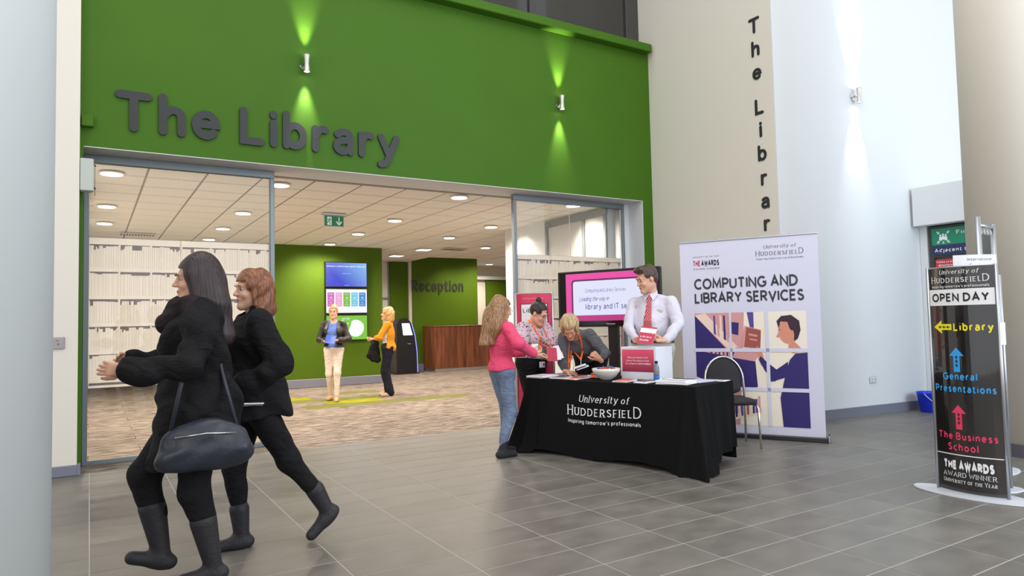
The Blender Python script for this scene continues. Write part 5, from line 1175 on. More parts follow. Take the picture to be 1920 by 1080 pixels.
k = tag(empty('wall_screen', (4.91, 15.06, 2.48)), 'topmost wall screen showing a blue page', 'screen', 'three screens on the inner green wall')
def wscreen(z0, z1, label, fill):
    k = tag(empty('wall_screen', (4.91, 15.09, z0)), label, 'screen', 'three screens on the inner green wall'); h = z1 - z0
    G().bbox(-.485, .485, -.07, 0, 0, h, .006).build('casing', BLACKP, k); f = lambda x, y: Vector((x, -.072, y)); f2 = lambda x, y: Vector((x, -.0735, y)); fill(k, f, f2, h)
bpy.data.objects.remove(k)
def s_blue(k, f, f2, h):
    m, N, L, p = new('blue_page'); tc = N.new('ShaderNodeTexCoord'); sx_ = N.new('ShaderNodeSeparateXYZ'); L.new(tc.outputs['Object'], sx_.inputs[0]); ad = N.new('ShaderNodeMath'); ad.operation = 'ADD'; L.new(sx_.outputs[0], ad.inputs[0]); L.new(sx_.outputs[2], ad.inputs[1])
    r = N.new('ShaderNodeValToRGB'); r.color_ramp.elements[0].color = srgb(52, 70, 214) + (1,); r.color_ramp.elements[1].color = srgb(150, 200, 250) + (1,); L.new(ad.outputs[0], r.inputs[0]); p.inputs['Base Color'].default_value = (0, 0, 0, 1); L.new(r.outputs[0], p.inputs['Emission Color']); p.inputs['Emission Strength'].default_value = .95
    panel('page', rect(-.465, .02, .465, h - .02), f, m, k); g = G(); fit_text(g, 'OPEN DAY COMPUTING LIBRARY SERVICES', f2, -.45, h - .115, .45, .025, w=.3); fit_text(g, 'Welcome to Library', f2, -.1, h * .53, .1, .016, w=.15); fit_text(g, 'Library', f2, -.05, .04, .06, .014, w=.3); g.build('page_text', emi('page_white', (.85, .9, 1), 1.1), k)
def s_white(k, f, f2, h):
    panel('page', rect(-.465, .02, .465, h - .02), f, emi('page_white', (.85, .9, 1), 1.1), k)
    g3 = lambda x, y: Vector((x, -.075, y)); g = G()
    for i, c_ in enumerate(((225, 110, 200), (246, 176, 222), (130, 196, 50), (120, 214, 236), (60, 150, 220))):
        x = -.44 + i * .18; panel('coloured_column', rect(x, .16, x + .155, .475), f2, emi('column_%s' % 'abcde'[i], srgb(*c_), .9), k); fit_text(g, 'Floor', g3, x + .03, .425, x + .125, .02, w=.16); fit_text(g, '26', g3, x + .055, .34, x + .105, .035, w=.2); fit_text(g, 'PCs free', g3, x + .03, .30, x + .13, .015, w=.15)
        fit_text(g, '6', g3, x + .065, .235, x + .09, .025, w=.2); fit_text(g, 'places', g3, x + .03, .195, x + .125, .014, w=.15)
    g.build('page_text', emi('page_white', (.85, .9, 1), 1.1), k)
def s_green(k, f, f2, h):
    panel('page', rect(-.465, .02, .465, h - .02), f, emi('page_green', srgb(126, 200, 60), .95), k)
    panel('white_blob', [(.2 + .19 * cos(radians(a)) * (1 + .03 * sin(a * 1.3)), .27 + .19 * sin(radians(a)) * (1 + .03 * cos(a))) for a in range(-160, 130, 10)] + [(.08, .33)], f2, emi('page_white', (.85, .9, 1), 1.1), k)
    g = G(); fit_text(g, 'Join the', f2, -.12, .47, .06, .04, w=.18); fit_text(g, 'Library', f2, -.4, .44, -.2, .04, w=.18); fit_text(g, 'today', f2, -.1, .37, .04, .04, w=.18); g.build('page_text', emi('page_white', (.85, .9, 1), 1.1), k)
wscreen(2.19, 2.76, 'topmost of three stacked wall screens, showing a blue page', s_blue); wscreen(1.60, 2.165, 'middle of three stacked wall screens, white with coloured columns', s_white); wscreen(1.0, 1.575, 'lowest of three stacked wall screens, bright green page', s_green)
light('screen_wash', 'SPOT', (4.0, 14.1, 3.05), 110, (1, .88, .62), (4.05, 15.1, 2.2), spot=radians(75), blend=1, radius=.1)  # extra spot with no fitting, added to brighten the green screen wall
light('reception_wash', 'SPOT', (9.0, 16.9, 3.2), 90, (1, .86, .55), (9.0, 18.08, 1.7), spot=radians(85), blend=1, radius=.1)  # likewise added without a fitting, lifts the Reception wall
light('white_wall_wash', 'SPOT', (6.2, 8.75, 3.05), 130, (1, .84, .66), (6.9, 8.7, 2.4), spot=radians(75), blend=1, radius=.08)  # added spot, no fitting of its own, brightens the near inner white wall
light('white_wall_wash', 'SPOT', (6.35, 10.7, 3.05), 90, (1, .84, .66), (6.9, 10.75, 2.4), spot=radians(75), blend=1, radius=.08)  # second added spot without a fitting, farther along the same wall

# ================================================================== people
def cloth(name, col, rough=.85, var=.10, vs=18, bump=.25, bs=220, wr=.38, **k):
    m = mat(name, col, rough, var=var, vs=vs, bump=bump, bs=bs, spec=.2, **k); N, L = m.node_tree.nodes, m.node_tree.links; p = N['Principled BSDF']
    b0 = [n for n in N if n.type == 'BUMP'][0]; tc = [n for n in N if n.type == 'TEX_COORD'][0]; n = N.new('ShaderNodeTexNoise'); n.inputs['Scale'].default_value = 8; n.inputs['Detail'].default_value = 2.5; n.inputs['Distortion'].default_value = 1.4
    mp = N.new('ShaderNodeMapping'); mp.inputs['Scale'].default_value = (1, 1, 1.7); mp.inputs['Rotation'].default_value = (.5, .3, 0); L.new(tc.outputs['Object'], mp.inputs[0]); L.new(mp.outputs[0], n.inputs['Vector'])
    b1 = N.new('ShaderNodeBump'); b1.inputs['Strength'].default_value = wr; b1.inputs['Distance'].default_value = .06; L.new(n.outputs[0], b1.inputs['Height']); L.new(b0.outputs[0], b1.inputs['Normal']); L.new(b1.outputs[0], p.inputs['Normal']); return m
def pattern(name, base, ink, scale, thr, stretch=(1, 1, 1), smooth=.03):
    m, N, L, p = new(name); tc = N.new('ShaderNodeTexCoord'); mp = N.new('ShaderNodeMapping'); mp.inputs['Scale'].default_value = stretch; L.new(tc.outputs['Object'], mp.inputs[0])
    no = N.new('ShaderNodeTexNoise'); no.inputs['Scale'].default_value = 18; L.new(mp.outputs[0], no.inputs['Vector']); mi = N.new('ShaderNodeMix'); mi.data_type = 'VECTOR'; mi.inputs['Factor'].default_value = .06
    L.new(mp.outputs[0], mi.inputs[4]); L.new(no.outputs['Color'], mi.inputs[5]); v = N.new('ShaderNodeTexVoronoi'); v.inputs['Scale'].default_value = scale; L.new(mi.outputs[1], v.inputs['Vector'])
    r = N.new('ShaderNodeValToRGB'); r.color_ramp.elements[0].position = thr; r.color_ramp.elements[0].color = ink + (1,); r.color_ramp.elements[1].position = thr + smooth; r.color_ramp.elements[1].color = base + (1,)
    L.new(v.outputs['Distance'], r.inputs[0]); L.new(r.outputs[0], p.inputs['Base Color']); p.inputs['Roughness'].default_value = .8; return m
def stripes(name, a, b, scale):
    m, N, L, p = new(name); tc = N.new('ShaderNodeTexCoord'); v = N.new('ShaderNodeTexWave'); v.inputs['Scale'].default_value = scale; v.bands_direction = 'DIAGONAL'; L.new(tc.outputs['Object'], v.inputs['Vector'])
    r = N.new('ShaderNodeValToRGB'); r.color_ramp.elements[0].position = .72; r.color_ramp.elements[0].color = a + (1,); r.color_ramp.elements[1].position = .8; r.color_ramp.elements[1].color = b + (1,); L.new(v.outputs['Fac'], r.inputs[0]); L.new(r.outputs[0], p.inputs['Base Color']); p.inputs['Roughness'].default_value = .5; return m
BLK = cloth('black_wool', srgb(26, 25, 27)); BLKJ = cloth('black_trousers', srgb(28, 27, 30)); DENIM = cloth('washed_denim', srgb(118, 134, 160), var=.22, vs=9, bump=.4, wr=.4)
PINK = cloth('coral_pink_jersey', srgb(236, 84, 122), var=.06); CHG = cloth('charcoal_knit', srgb(98, 100, 106), var=.08); WSH = cloth('white_shirt', srgb(214, 210, 224), .7, var=.02, wr=.22); STONE = cloth('stone_chinos', srgb(196, 192, 180), var=.04)
NAVY = cloth('dark_indigo', srgb(30, 32, 46)); MUST = cloth('mustard_knit', srgb(214, 142, 34), var=.08); LEATH = mat('black_leather', srgb(42, 38, 38), .38, var=.15, vs=20, bump=.3, bs=60); CRJ = cloth('cream_jeans', srgb(226, 208, 196), var=.03); BLUET = cloth('blue_top', srgb(102, 132, 206), var=.06)
FLOR = pattern('floral_blouse', srgb(206, 180, 192), srgb(70, 46, 62), 36, .30, (1, 1, 1.3)); DOT = pattern('dotted_blouse', srgb(236, 230, 230), srgb(50, 46, 52), 48, .30)
TAN = mat('tan_leather', srgb(204, 164, 132), .5); BSH = mat('black_suede', srgb(36, 36, 40), .8); BOOT = mat('dark_boot', srgb(40, 38, 42), .6, bump=.4, bs=40)
H_LONG = hairmat('long_fair_hair', srgb(104, 70, 46), srgb(186, 142, 100)); H_DARK = hairmat('dark_hair', srgb(26, 20, 22), srgb(58, 42, 40)); H_BLD = hairmat('blonde_hair', srgb(150, 122, 84), srgb(216, 188, 142)); H_BRN = hairmat('brown_hair', srgb(50, 36, 32), srgb(92, 70, 58)); H_GLD = hairmat('golden_hair', srgb(166, 124, 76), srgb(226, 186, 130))
H_RED = hairmat('auburn_hair', srgb(96, 56, 36), srgb(160, 100, 66)); H_PLUM = hairmat('dark_plum_hair', srgb(30, 20, 22), srgb(64, 44, 46))
GLS = mat('dark_spectacles', srgb(40, 26, 28), .3)
def ribbon3(g, pts, w_, nrm, mi=0):
    V = []
    for i, p in enumerate(pts):
        p = Vector(p); t = (Vector(pts[min(i + 1, len(pts) - 1)]) - Vector(pts[max(i - 1, 0)])).normalized(); n = Vector(nrm[i] if isinstance(nrm, list) else nrm); s_ = t.cross(n).normalized() * w_ / 2; V += [p - s_, p + s_, p + s_ + n.normalized() * .003, p - s_ + n.normalized() * .003]
    F = []
    for i in range(len(pts) - 1):
        for j in range(4): a = i * 4 + j; b = i * 4 + (j + 1) % 4; F.append((a, b, b + 4, a + 4))
    g.add(V, F, mi)
def lanyard(root, R, drop=.42, fw_=.13, badge=True, side=.07, dz=.0, end=None, top='blouse'):
    T = surface(root, (top, 'body')); nb, f_, r_, u_ = (np.array(R[k]) for k in ('nb', 'fwd', 'rg', 'up')); g = G()
    bot = nb + f_ * (fw_ + .02) - u_ * drop if end is None else np.array(end)
    for q in (-1, 1):
        P_ = [nb - f_ * .05 + r_ * q * .035 + u_ * .03, nb + r_ * q * side * .95 + u_ * .015 + f_ * .02, nb + r_ * q * side * .95 + f_ * fw_ * .75 - u_ * .06, nb + r_ * q * side * .75 + f_ * (fw_ + .005) - u_ * .16, bot]
        P_ = [Vector(a) for a in P_]; Q = []
        for i in range(len(P_) - 1):
            for t in (0, .25, .5, .75): Q.append(P_[i].lerp(P_[i + 1], t))
        Q.append(P_[-1]); Q = [q_ if i < 6 or (end is not None and i > 10) else (lambda s_: s_ if (s_ - q_).dot(Vector(f_)) > -.02 else q_)(onto(T, q_, f_, .005)) for i, q_ in enumerate(Q)]; nn = [Vector(f_) * (.3 if i < 4 else 1) + Vector(u_) * (.9 if i < 6 else .0) + Vector(r_) * q * (.4 if i < 8 else 0) for i in range(len(Q))]
        ribbon3(g, Q, .017, nn)
    g.build('lanyard', ORG, root)
    if badge:
        b = onto(T, bot, f_, .012); A = Matrix((Vector(r_), -Vector(f_), Vector((0, 0, 1)))).transposed().to_4x4(); A.translation = b
        G().tube([b, b + Vector((0, 0, -.05))], .003, 6).build('badge_clip', STEEL, root, True)
        G().bbox(-.043, .043, -.004, .002, -.115, -.05, .002, 0, A).build('name_badge', PAPER, root); G().box(-.034, -.012, -.0055, -.004, -.10, -.068, 0, A).build('badge_photo', P_COL['p'], root)
def booklet(loc, M_, w_, h_, cols, label, name='booklet', cat='booklet', open_=False):
    """M_: columns width dir, thickness dir, height dir (world)"""
    A = Matrix([[M_[j][i] for j in range(3)] for i in range(3)]).to_4x4(); k = tag(empty(name, loc), label, cat)
    G().bbox(-w_ / 2, w_ / 2, 0, .006, -h_ / 2, h_ / 2, .001, 0, A).build('pages', PAPER, k)
    G().box(-w_ / 2, w_ / 2, -.0012, .0, -h_ / 2, h_ / 2, 0, A).build('cover', cols, k); return k, A

# ---- girl in the pink hoodie, seen from behind her left shoulder
L0 = (3.53, 5.95, 0); Y0_ = yaw_of(.96, .10)
P_ = lambda *p: w2l(L0, Y0_, p)
r1, R1 = person(L0, Y0_, 1.58, dict(
    head=(-12, 16, 0), hs=1.04, wrR=P_(3.72, 5.66, 1.02), wrL=P_(3.74, 5.86, 1.03), ehR=(1, -.9, -.35), ehL=(-1, -.9, -.3), handR=dict(d=d2l(Y0_, (.75, .1, .15)), n=(0, .3, 1), curl=(35, 40, 30)), handL=dict(d=d2l(Y0_, (.8, -.1, .1)), n=(0, .2, 1), curl=(35, 40, 30)),
    anR=(.07, -.07, .085), anL=(-.08, .06, .085), footR=(.1, 1, 0), footL=(-.1, 1, 0), sw=.15, build=.86, glasses=GLS, brow=H_LONG,
    legs=dict(m=DENIM, g=.008, len=.86, hem=.036, fold=.006, waist=.92), tops=[dict(name='hooded_top', m=PINK, g=.022, sleeve=.97, hem=.86, hood=True, sw=1.25, cuff=.7, fold=.011, neck=False)],
    shoes=dict(m=BSH, top=.12, tr=.040), hair=dict(kind='long', m=H_LONG, len=.13, w=.045, to=np.array((-.03, -.15, 1.13)), wt=.085, r=.014, fringe=.06, fr=.02)),
    'young woman with long fair hair, pink hooded top and blue jeans')
k = tag(empty('phone', (3.80, 5.76, 1.07)), 'small white phone held by the young woman in pink', 'phone'); G().bbox(-.035, .035, -.005, .005, -.05, .05, .004, 0, Matrix.Rotation(radians(-50), 4, 'Z') @ Matrix.Rotation(radians(-40), 4, 'X')).build('case', mat('phone_white', srgb(225, 228, 225), .3), k)
g = G()
for q in (-1, 1): pass

# ---- woman in floral blouse behind the left end of the table
L0 = (4.24, 6.50, 0); Y0_ = yaw_of(.18, -.96); P_ = lambda *p: w2l(L0, Y0_, p)
r2, R2 = person(L0, Y0_, 1.63, dict(
    head=(18, 30, 0), hs=1.02, hc=(-.02, .12, 1.42), nb=(0, .05, 1.315), wrR=P_(4.02, 6.06, .98), wrL=P_(4.34, 6.04, .90), ehR=(1, -.8, -.3), ehL=(-1, -.5, -.5), handR=dict(d=d2l(Y0_, (.75, -.3, .05)), n=(0, .2, -1), curl=(30, 35, 25)), handL=dict(d=d2l(Y0_, (-.5, -.7, .2)), n=(0, -.2, 1), curl=(40, 40, 30)),
    skin=SKIN, build=1.10, sw=.165, glasses=GLS, brow=H_DARK, legs=dict(m=BLKJ, g=.016, len=.95, hem=.055, waist=1.0), tops=[dict(name='blouse', m=FLOR, g=.026, sleeve=.52, hem=.93, sw=1.6, fold=.014, holes=True, nf=.16, nr=.075, seed=8)],
    shoes=dict(m=BSH, top=0), hair=dict(kind='bun', m=H_DARK, at=(0, -.075, .135), br=.034, fringe=.075)), 'dark-haired woman in glasses, floral blouse and orange lanyard holding leaflets')
lanyard(r2, R2, .36, .15)
Cc = Vector((4.17, 6.0, .985))
for i, (dx_, rz, col_, lb) in enumerate(((0, 20, P_COL['r'], 'red-covered leaflet in the hand of the woman in the floral blouse'), (.035, 8, PAPER, 'white leaflet fanned behind the red one held by the floral-bloused woman'), (.06, -4, PAPER, 'outermost white leaflet of the fan held by the floral-bloused woman'))):
    Mr = Matrix.Rotation(radians(rz), 3, Vector((.3, .85, .2)))
    w1, n1, h1 = Mr @ Vector((.80, -.42, .2)), Mr @ Vector((.30, .80, -.45)), Mr @ Vector((-.1, .42, .88))
    booklet(Cc + Vector((dx_, -.02 - dx_ * .3, .005 * i)) + Vector((0, .012 * i, 0)), [w1.normalized(), n1.normalized(), h1.normalized()], .105, .15, col_, lb, 'leaflet', 'leaflet')

# ---- woman in grey leaning over the table
L0 = (4.86, 6.22, 0); Y0_ = yaw_of(-.72, -.69); P_ = lambda *p: w2l(L0, Y0_, p)
pel = np.array((0, -.06, .93)); nb_ = P_(4.46, 5.97, 1.20); hc_ = P_(4.33, 5.875, 1.265)
r3, R3 = person(L0, Y0_, 1.68, dict(pel=pel, nb=nb_, hc=hc_, head=(8, 52, 4), hs=1.04, right=(1, 0, 0), build=1.08, sw=.145, wrR=P_(4.27, 5.86, .80), wrL=P_(4.50, 5.60, .93), ehR=(.35, -1, .3), ehL=(-.35, -.6, -.2),
    handR=dict(d=d2l(Y0_, (.25, -.65, -.05)), n=(0, 0, -1), curl=(15, 25, 20)), handL=dict(d=d2l(Y0_, (-.55, .1, .5)), n=(.5, -.2, .2), curl=(55, 60, 45)), skin=SKIN2, brow=H_BLD,
    legs=dict(m=BLKJ, g=.02, len=.95, hem=.06), tops=[dict(name='jumper', m=CHG, g=.022, sleeve=.72, hem=.80, sw=1.1, fold=.010, nf=.11, nr=.06, seed=4)], shoes=dict(m=BSH, top=0),
    hair=dict(kind='bob', m=H_BLD, len=.105, w=.026, fringe=.06, r=.013, fr=.02)), 'blonde woman in a grey jumper and orange lanyard leaning over the table')
lanyard(r3, R3, .3, .13, badge=False, end=P_(4.35, 5.72, .93), top='jumper')
g = G(); b_ = P_(4.35, 5.72, .93); g.tube([b_, b_ + V3(0, 0, -.07)], .006, 6); g.build('badge_clip', STEEL, r3)
booklet((4.32, 5.70, .86), [Vector((.75, -.55, .30)).normalized(), Vector((-.28, .12, .95)).normalized(), Vector((-.55, -.80, .0)).normalized()], .13, .18, P_COL['l'], 'lilac leaflet held by the leaning woman in grey', 'leaflet', 'leaflet')
booklet((4.335, 5.675, .845), [Vector((.75, -.55, .30)).normalized(), Vector((-.28, .12, .95)).normalized(), Vector((-.55, -.80, .0)).normalized()], .13, .18, P_COL['b'], 'blue leaflet beneath the lilac one held by the leaning woman in grey', 'leaflet', 'leaflet')

# ---- man in white shirt
L0 = (4.98, 5.31, 0); Y0_ = yaw_of(-.80, -.52); P_ = lambda *p: w2l(L0, Y0_, p)
r4, R4 = person(L0, Y0_, 1.88, dict(male=True, fig='m', hs=1.06, head=(-46, 18, 0), skin=SKIN, build=1.14, sw=.175, belly=.045, wrR=P_(4.62, 5.16, 1.13), wrL=P_(4.78, 4.92, 1.12), ehR=(1, -.6, -.3), ehL=(-1, -.7, -.2), hc=(.03, .06, 1.745),
    handR=dict(d=d2l(Y0_, (-.15, -.8, .1)), n=(-.5, .0, .8), curl=(40, 45, 35)), handL=dict(d=d2l(Y0_, (-.8, .35, .05)), n=(.1, .3, .9), curl=(22, 30, 22)), brow=H_BRN,
    legs=dict(m=STONE, g=.022, len=.97, hem=.075, fold=.008, waist=1.12), tops=[dict(name='shirt', m=WSH, g=.022, sleeve=.96, hem=1.10, sw=1.0, cuff=.6, fold=.014, nf=.07, nr=.04, seed=6, collar=True)], shoes=dict(m=mat('black_shoe', srgb(24, 22, 22), .3), top=0),
    hair=dict(kind='short', m=H_BRN, fringe=.068, r=.008)), 'man in white shirt, red tie and stone trousers standing behind the table')
nb, f_, r_, u_ = R4['nb'], R4['fwd'], R4['rg'], R4['up']
TIE = stripes('red_striped_tie', srgb(168, 36, 56), srgb(222, 150, 150), 28)
g = G(); tp_ = [nb + f_ * .085 - u_ * .01, nb + f_ * .115 - u_ * .06, nb + f_ * .150 - u_ * .16, nb + f_ * .165 - u_ * .27, nb + f_ * .165 - u_ * .36]
T4 = surface(r4, ('shirt',)); tp_ = [V3(*onto(T4, p, f_, .008)) for p in tp_]
W5 = [.05, .045, .062, .082, .088]; V = []
for p, ww in zip(tp_, W5): V += [p - r_ * ww / 2, p + r_ * ww / 2, p + r_ * ww * .3 + f_ * .008, p - r_ * ww * .3 + f_ * .008]
g.add(V, [tuple((i * 4 + j, i * 4 + (j + 1) % 4, i * 4 + 4 + (j + 1) % 4, i * 4 + 4 + j)) for i in range(4) for j in range(4)])
n_ = len(g.V); g.V.append(tuple(tp_[-1] - u_ * .05 + f_ * .004)); g.F += [(16, 17, n_), (17, 18, n_), (18, 19, n_), (19, 16, n_)]; g.MI += [0] * 4; g.build('tie', TIE, r4)
# collar wings
for q in (-1, 1):
    a_, b_, c_, d_ = nb + f_ * .09 + u_ * .005, nb + r_ * q * .062 + f_ * .02 + u_ * .045, nb + r_ * q * .078 + f_ * .055 - u_ * .0, nb + r_ * q * .042 + f_ * .122 - u_ * .065
    mesh('collar', [a_, b_, c_, d_] + [x + f_ * .004 for x in (a_, b_, c_, d_)], [(0, 1, 2, 3), (7, 6, 5, 4), (0, 4, 5, 1), (1, 5, 6, 2), (2, 6, 7, 3), (3, 7, 4, 0)], WSH, r4)
zb = 1.105; g = G(); pts = [(cos(t) * .222, .03 + sin(t) * .178, zb) for t in [2 * pi * i / 40 for i in range(40)]]
V = []
for x, y, z in pts: V += [(x, y, z - .018), (x, y, z + .018)]
g.add(V, [(2 * i, 2 * ((i + 1) % 40), 2 * ((i + 1) % 40) + 1, 2 * i + 1) for i in range(40)]); g.build('belt', mat('belt_black', srgb(26, 24, 26), .4), r4)
G().bbox(-.024, .024, .207, .215, zb - .02, zb + .02, .003).build('belt_buckle', STEEL, r4)
bb = V3(*onto(T4, nb + f_ * .150 - u_ * .17 - r_ * .10, f_, .003)); A = Fr(bb, -r_); G().lathe([(.001, .003), (.032, .0), (.034, .004), (.001, .006)], bb, 16, axis='y', sy=.62).build('name_pin', mat('pale_gold', srgb(206, 202, 170), .4, metal=.3), r4)
k, A = booklet((4.605, 4.99, 1.175), [Vector((.50, -.80, -.12)).normalized(), Vector((.62, .42, -.66)).normalized(), Vector((.58, .26, .75)).normalized()], .155, .21, P_COL['r'], 'red and white booklet held in both hands by the man in the white shirt')
G().box(-.077, .077, -.0022, -.0012, .03, .085, 0, A).build('white_stripe', PAPER, k); g = G(); ff = lambda x, y: A @ Vector((x, -.0025, y)); fit_text(g, 'Library', ff, -.06, -.03, .05, .022, w=.16); fit_text(g, 'Guide', ff, -.06, -.07, .03, .022, w=.16); g.build('printed_text', WHITEP, k)

# ---- two women inside the library
L0 = (3.74, 12.2, 0); Y0_ = yaw_of(-.47, -.88)
r5, R5 = person(L0, Y0_, 1.70, dict(hh=.006, cres=.011, fh=.0046, head=(3, 0, 0), wrR=(.12, .22, 1.06), wrL=(-.13, .21, 1.08), ehR=(.8, -1, -.6), ehL=(-.8, -1, -.6), handR=dict(d=(-.8, .4, -.1), n=(-.2, -.3, 1)), handL=dict(d=(.8, .4, -.1), n=(.2, -.3, 1)),
    anR=(.075, -.10, .10), anL=(-.07, .14, .085), khR=(0, 1, 0), build=1.02, brow=H_BRN, legs=dict(m=CRJ, g=.006, len=.93, hem=.038, fold=.004),
    tops=[dict(name='blue_top', m=BLUET, g=.008, sleeve=0, hem=.93, nf=.14, nr=.06), dict(name='leather_jacket', m=LEATH, g=.022, sleeve=.97, hem=.96, open=.15, fold=.010, nf=.2, nr=.09, seed=9)],
    shoes=dict(m=TAN, top=0, flat=True), lips=mat('red_lips', srgb(196, 50, 56), .4), hair=dict(kind='bun', m=H_GLD, at=(0, -.07, .10), br=.05, fringe=.075, r=.007)), 'woman in a black leather jacket and cream jeans walking out past the wall screens')
nb, f_, r_ = R5['nb'], R5['fwd'], R5['rg']
for q in (-1, 1):
    a_ = nb + r_ * q * .09 + f_ * .05 + V3(0, 0, .0); mesh('lapel', [a_, a_ + V3(q * .05, .01, -.01), a_ + V3(q * .05, .085, -.16), a_ + V3(-q * .01, .10, -.14)], [(0, 1, 2, 3)], LEATH, r5)
a = R5['nb']; kk = Vector(L0) + Matrix.Rotation(radians(Y0_), 3, 'Z') @ Vector((0, .30, 1.10)); RZ = Matrix.Rotation(radians(Y0_), 3, 'Z')
booklet(kk, [RZ @ Vector((1, .1, .15)).normalized(), RZ @ Vector((0, -.6, -.8)), RZ @ Vector((0, .8, -.6))], .17, .22, P_COL['b'], 'blue folder carried by the woman in the leather jacket', 'folder', 'folder')
L0 = (4.80, 12.27, 0); Y0_ = yaw_of(-.88, .46)
r6, R6 = person(L0, Y0_, 1.66, dict(hh=.006, cres=.011, fh=.0046, head=(4, -4, 0), wrR=(.03, .26, 1.06), wrL=(-.05, .30, 1.06), ehR=(1, -.7, -.4), ehL=(-1, -.5, -.4), handR=dict(d=(-.4, .8, .05), n=(-.6, -.3, .3)), handL=dict(d=(.4, .8, .05), n=(.6, -.3, .3)), hs=1.03,
    anR=(.075, .02, .085), anL=(-.08, -.04, .085), brow=H_BLD, legs=dict(m=NAVY, g=.018, len=.99, hem=.062, fold=.006),
    tops=[dict(name='dotted_blouse', m=DOT, g=.012, sleeve=0, hem=.94, nf=.08, nr=.045), dict(name='cardigan', m=MUST, g=.024, sleeve=.8, hem=.84, open=.36, od=.085, fold=.008, nf=.14, nr=.07)],
    shoes=dict(m=TAN, top=0, flat=True), hair=dict(kind='bob', m=H_GLD, len=.095, w=.03, fringe=.055, r=.013, fr=.01)), 'blonde woman in a mustard cardigan and dark trousers standing by the kiosk')
RZ = Matrix.Rotation(radians(Y0_), 3, 'Z'); s = SDF((-.35, .0, .5), (.15, .42, 1.1), .009)
s.cap((-.10, .22, 1.02), (-.05, .30, 1.03), .045, k=.04); s.cap((-.08, .25, .98), (-.10, .27, .70), .05, .062, .05); s.cap((-.06, .22, .97), (-.06, .20, .68), .05, .06, .05); s.cap((-.1, .28, .95), (-.12, .34, .75), .04, .05, .05); s.folds(.014, 18, 30, 2)
o = npmesh('folded_coat', [s.nets()], BLK, None); o.location = L0; o.rotation_euler = (0, 0, radians(Y0_)); tag(o, 'black coat draped over the arm of the woman in the mustard cardigan', 'coat')

# ---- two women in black walking past on the left
L0 = (.50, 4.06, 0); Y0_ = yaw_of(-1, .02)
r7, R7 = person(L0, Y0_, 1.73, dict(bb=((-.5, -.7, -.01), (.5, .6, 1)), head=(0, 6, 0), wrR=(.22, .28, 1.16), wrL=(-.26, .34, 1.14), ehR=(1, -1.2, -.7), ehL=(-.6, -.1, -1), handR=dict(d=(-.2, .9, .25)), handL=dict(d=(0, .95, .15)),
    anL=(-.05, -.08, .09), anR=(.06, .16, .17), footL=(0, 1, 0), footR=(0, .93, .32), khL=(0, 1, 0), khR=(0, 1, 0), build=1.16, sw=.18, brow=H_PLUM, legs=dict(m=BLKJ, g=.02, len=.52, hem=.05, fold=.006),
    tops=[dict(name='coat', m=BLK, g=.040, sleeve=.97, hem=.62, skirt=.40, sw=1.2, cuff=.9, fold=.018, neck=False, seed=12)], shoes=dict(m=BOOT, top=.24, tr=.068), hair=dict(kind='long', m=H_PLUM, len=.13, w=.045, to=np.array((0, -.10, 1.30)), wt=.09, r=.016, fringe=.06)),
    'woman in a black coat and ankle boots striding past, nearer the camera')
s = SDF((-.25, -.25, 1.28), (.25, .25, 1.6), .009); s.cap((-.08, .02, 1.44), (.08, .02, 1.44), .075, k=.04); s.cap((0, .09, 1.44), (.0, .15, 1.36), .06, .05, .04); s.cap((-.06, -.06, 1.45), (.06, -.06, 1.45), .07, k=.04); s.folds(.012, 40, 30, 6); npmesh('scarf', [s.nets()], cloth('dark_scarf', srgb(44, 36, 38)), r7)
RZ = Matrix.Rotation(radians(Y0_), 3, 'Z')
k = tag(empty('handbag', tuple(Vector(L0) + RZ @ Vector((-.31, -.0, .72))), radians(Y0_)), 'large dark navy shoulder bag hanging at the hip of the nearer walking woman', 'bag')
s = SDF((-.1, -.3, -.2), (.1, .3, .3), .008); s.ell((0, 0, .04), (.06, .21, .13), None); s.cap((0, -.17, -.02), (0, .17, -.02), .055, .055, .05); s.folds(.008, 20, 30, 4); NVB = mat('navy_leather', srgb(38, 42, 54), .42, bump=.2, bs=50); npmesh('bag_body', [s.nets()], NVB, k)
G().tube([(0, .15, .12), (.03, .10, .35), (.09, .02, .70), (.17, -.0, .77), (.2, -.05, .68), (.14, -.10, .38), (0, -.15, .12)], .011, 8).build('strap', NVB, k, True); G().tube([(-.062, -.14, .09), (-.066, 0, .10), (-.062, .14, .09)], .004, 6).build('zip', STEEL, k, True)

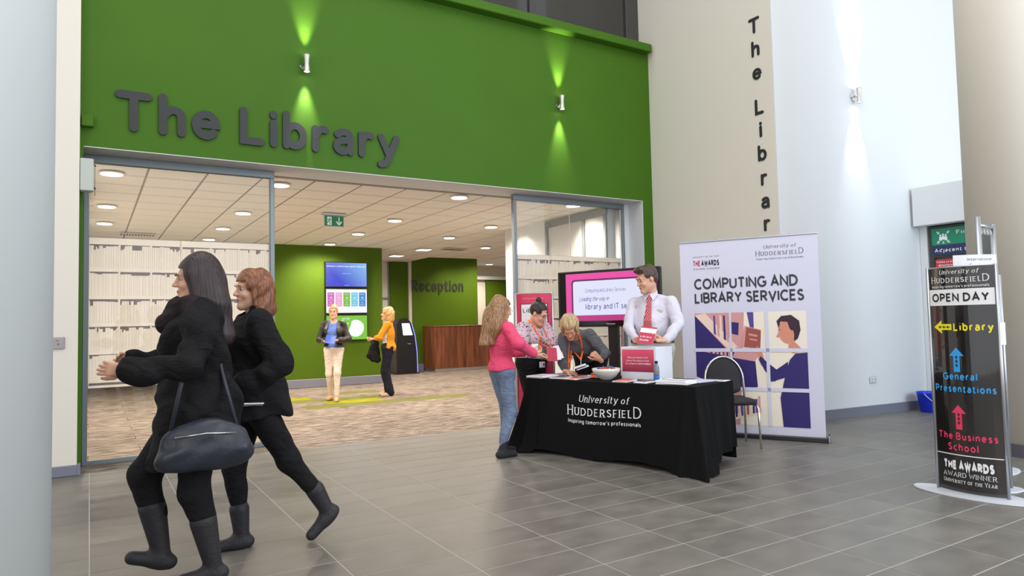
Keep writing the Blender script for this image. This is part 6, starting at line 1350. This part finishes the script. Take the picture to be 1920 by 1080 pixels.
L0 = (.86, 4.42, 0); Y0_ = yaw_of(-1, .02)
r8, R8 = person(L0, Y0_, 1.69, dict(bb=((-.5, -.75, -.01), (.5, .6, 1)), head=(12, 4, 0), wrR=(.20, .24, .98), wrL=(-.18, .10, .98), ehR=(1, -1, -.5), ehL=(-.7, -1, -.3), handR=dict(d=(-.2, .9, -.1)), handL=dict(d=(.1, .95, -.15), n=(.6, 0, -.5), curl=(45, 45, 35)),
    anR=(.06, .06, .09), anL=(-.07, -.47, .15), footR=(0, 1, 0), footL=(0, .75, -.66), khL=(0, 1, 0), khR=(0, 1, 0), build=1.06, brow=H_RED, legs=dict(m=BLKJ, g=.012, len=.70, hem=.042, fold=.005),
    tops=[dict(name='jacket', m=BLK, g=.034, sleeve=.93, hem=.80, skirt=.16, sw=1.2, fold=.014, neck=True, nf=.1, nr=.05, seed=13)], shoes=dict(m=BOOT, top=.15, tr=.058), hair=dict(kind='bob', m=H_RED, len=.12, w=.03, fringe=.055, r=.013)),
    'auburn-haired woman in a short black jacket walking behind the other one')
RZ = Matrix.Rotation(radians(Y0_), 3, 'Z'); booklet(Vector(L0) + RZ @ Vector((-.16, .14, .87)), [RZ @ Vector((0, 1, .05)).normalized(), RZ @ Vector((.3, 0, .95)).normalized(), RZ @ Vector((-.95, 0, .3)).normalized()], .30, .20, PAPER, 'white papers carried low by the farther walking woman', 'papers', 'papers')

# ---- small pieces hang from the part they sit on
SUBS = {'eye': ('body',), 'eyebrow': ('body',), 'lips': ('body',), 'collar': ('shirt',), 'name_pin': ('shirt',), 'belt_buckle': ('belt',), 'badge_photo': ('name_badge',), 'lapel': ('leather_jacket',),
        'printed_text': ('red_notice', 'white_slide', 'white_sheet', 'cover', 'sign_board'), 'maker_name': ('bezel',), 'page_text': ('page',), 'white_stripe': ('cover',), 'running_figure': ('panel',), 'arrow_and_doorway': ('panel',), 'green_panel': ('panel', 'sign_board'), 'navy_panel': ('sign_board',),
        'open_day_text': ('white_band',), 'white_grid': ('banner_sheet',), 'printed_photograph': ('banner_sheet',), 'title_line': ('banner_sheet',), 'award_text': ('banner_sheet',), 'award_red_text': ('banner_sheet',), 'sheet_border': ('panel',), 'wrapper_end': ('sweet',), 'slot': ('housing',), 'screen': ('housing',), 'strap': ('bag_body',), 'zip': ('bag_body',), 'lug': ('pail',), 'lens': ('barrel',), 'key_hole': ('plate',), 'red_label': ('plate',), 'slots': ('plate',)}
base = lambda o: o.name.split('.')[0]
for root in [o for o in SC.objects if o.parent is None and 'category' in o]:
    kids = {}
    for c in root.children: kids.setdefault(base(c), c)
    for c in list(root.children):
        for p in SUBS.get(base(c), ()):
            t = kids.get(p)
            if t is not None and t is not c and t.location.length < 1e-9 and c.location.length < 1e-9: c.parent = t; break
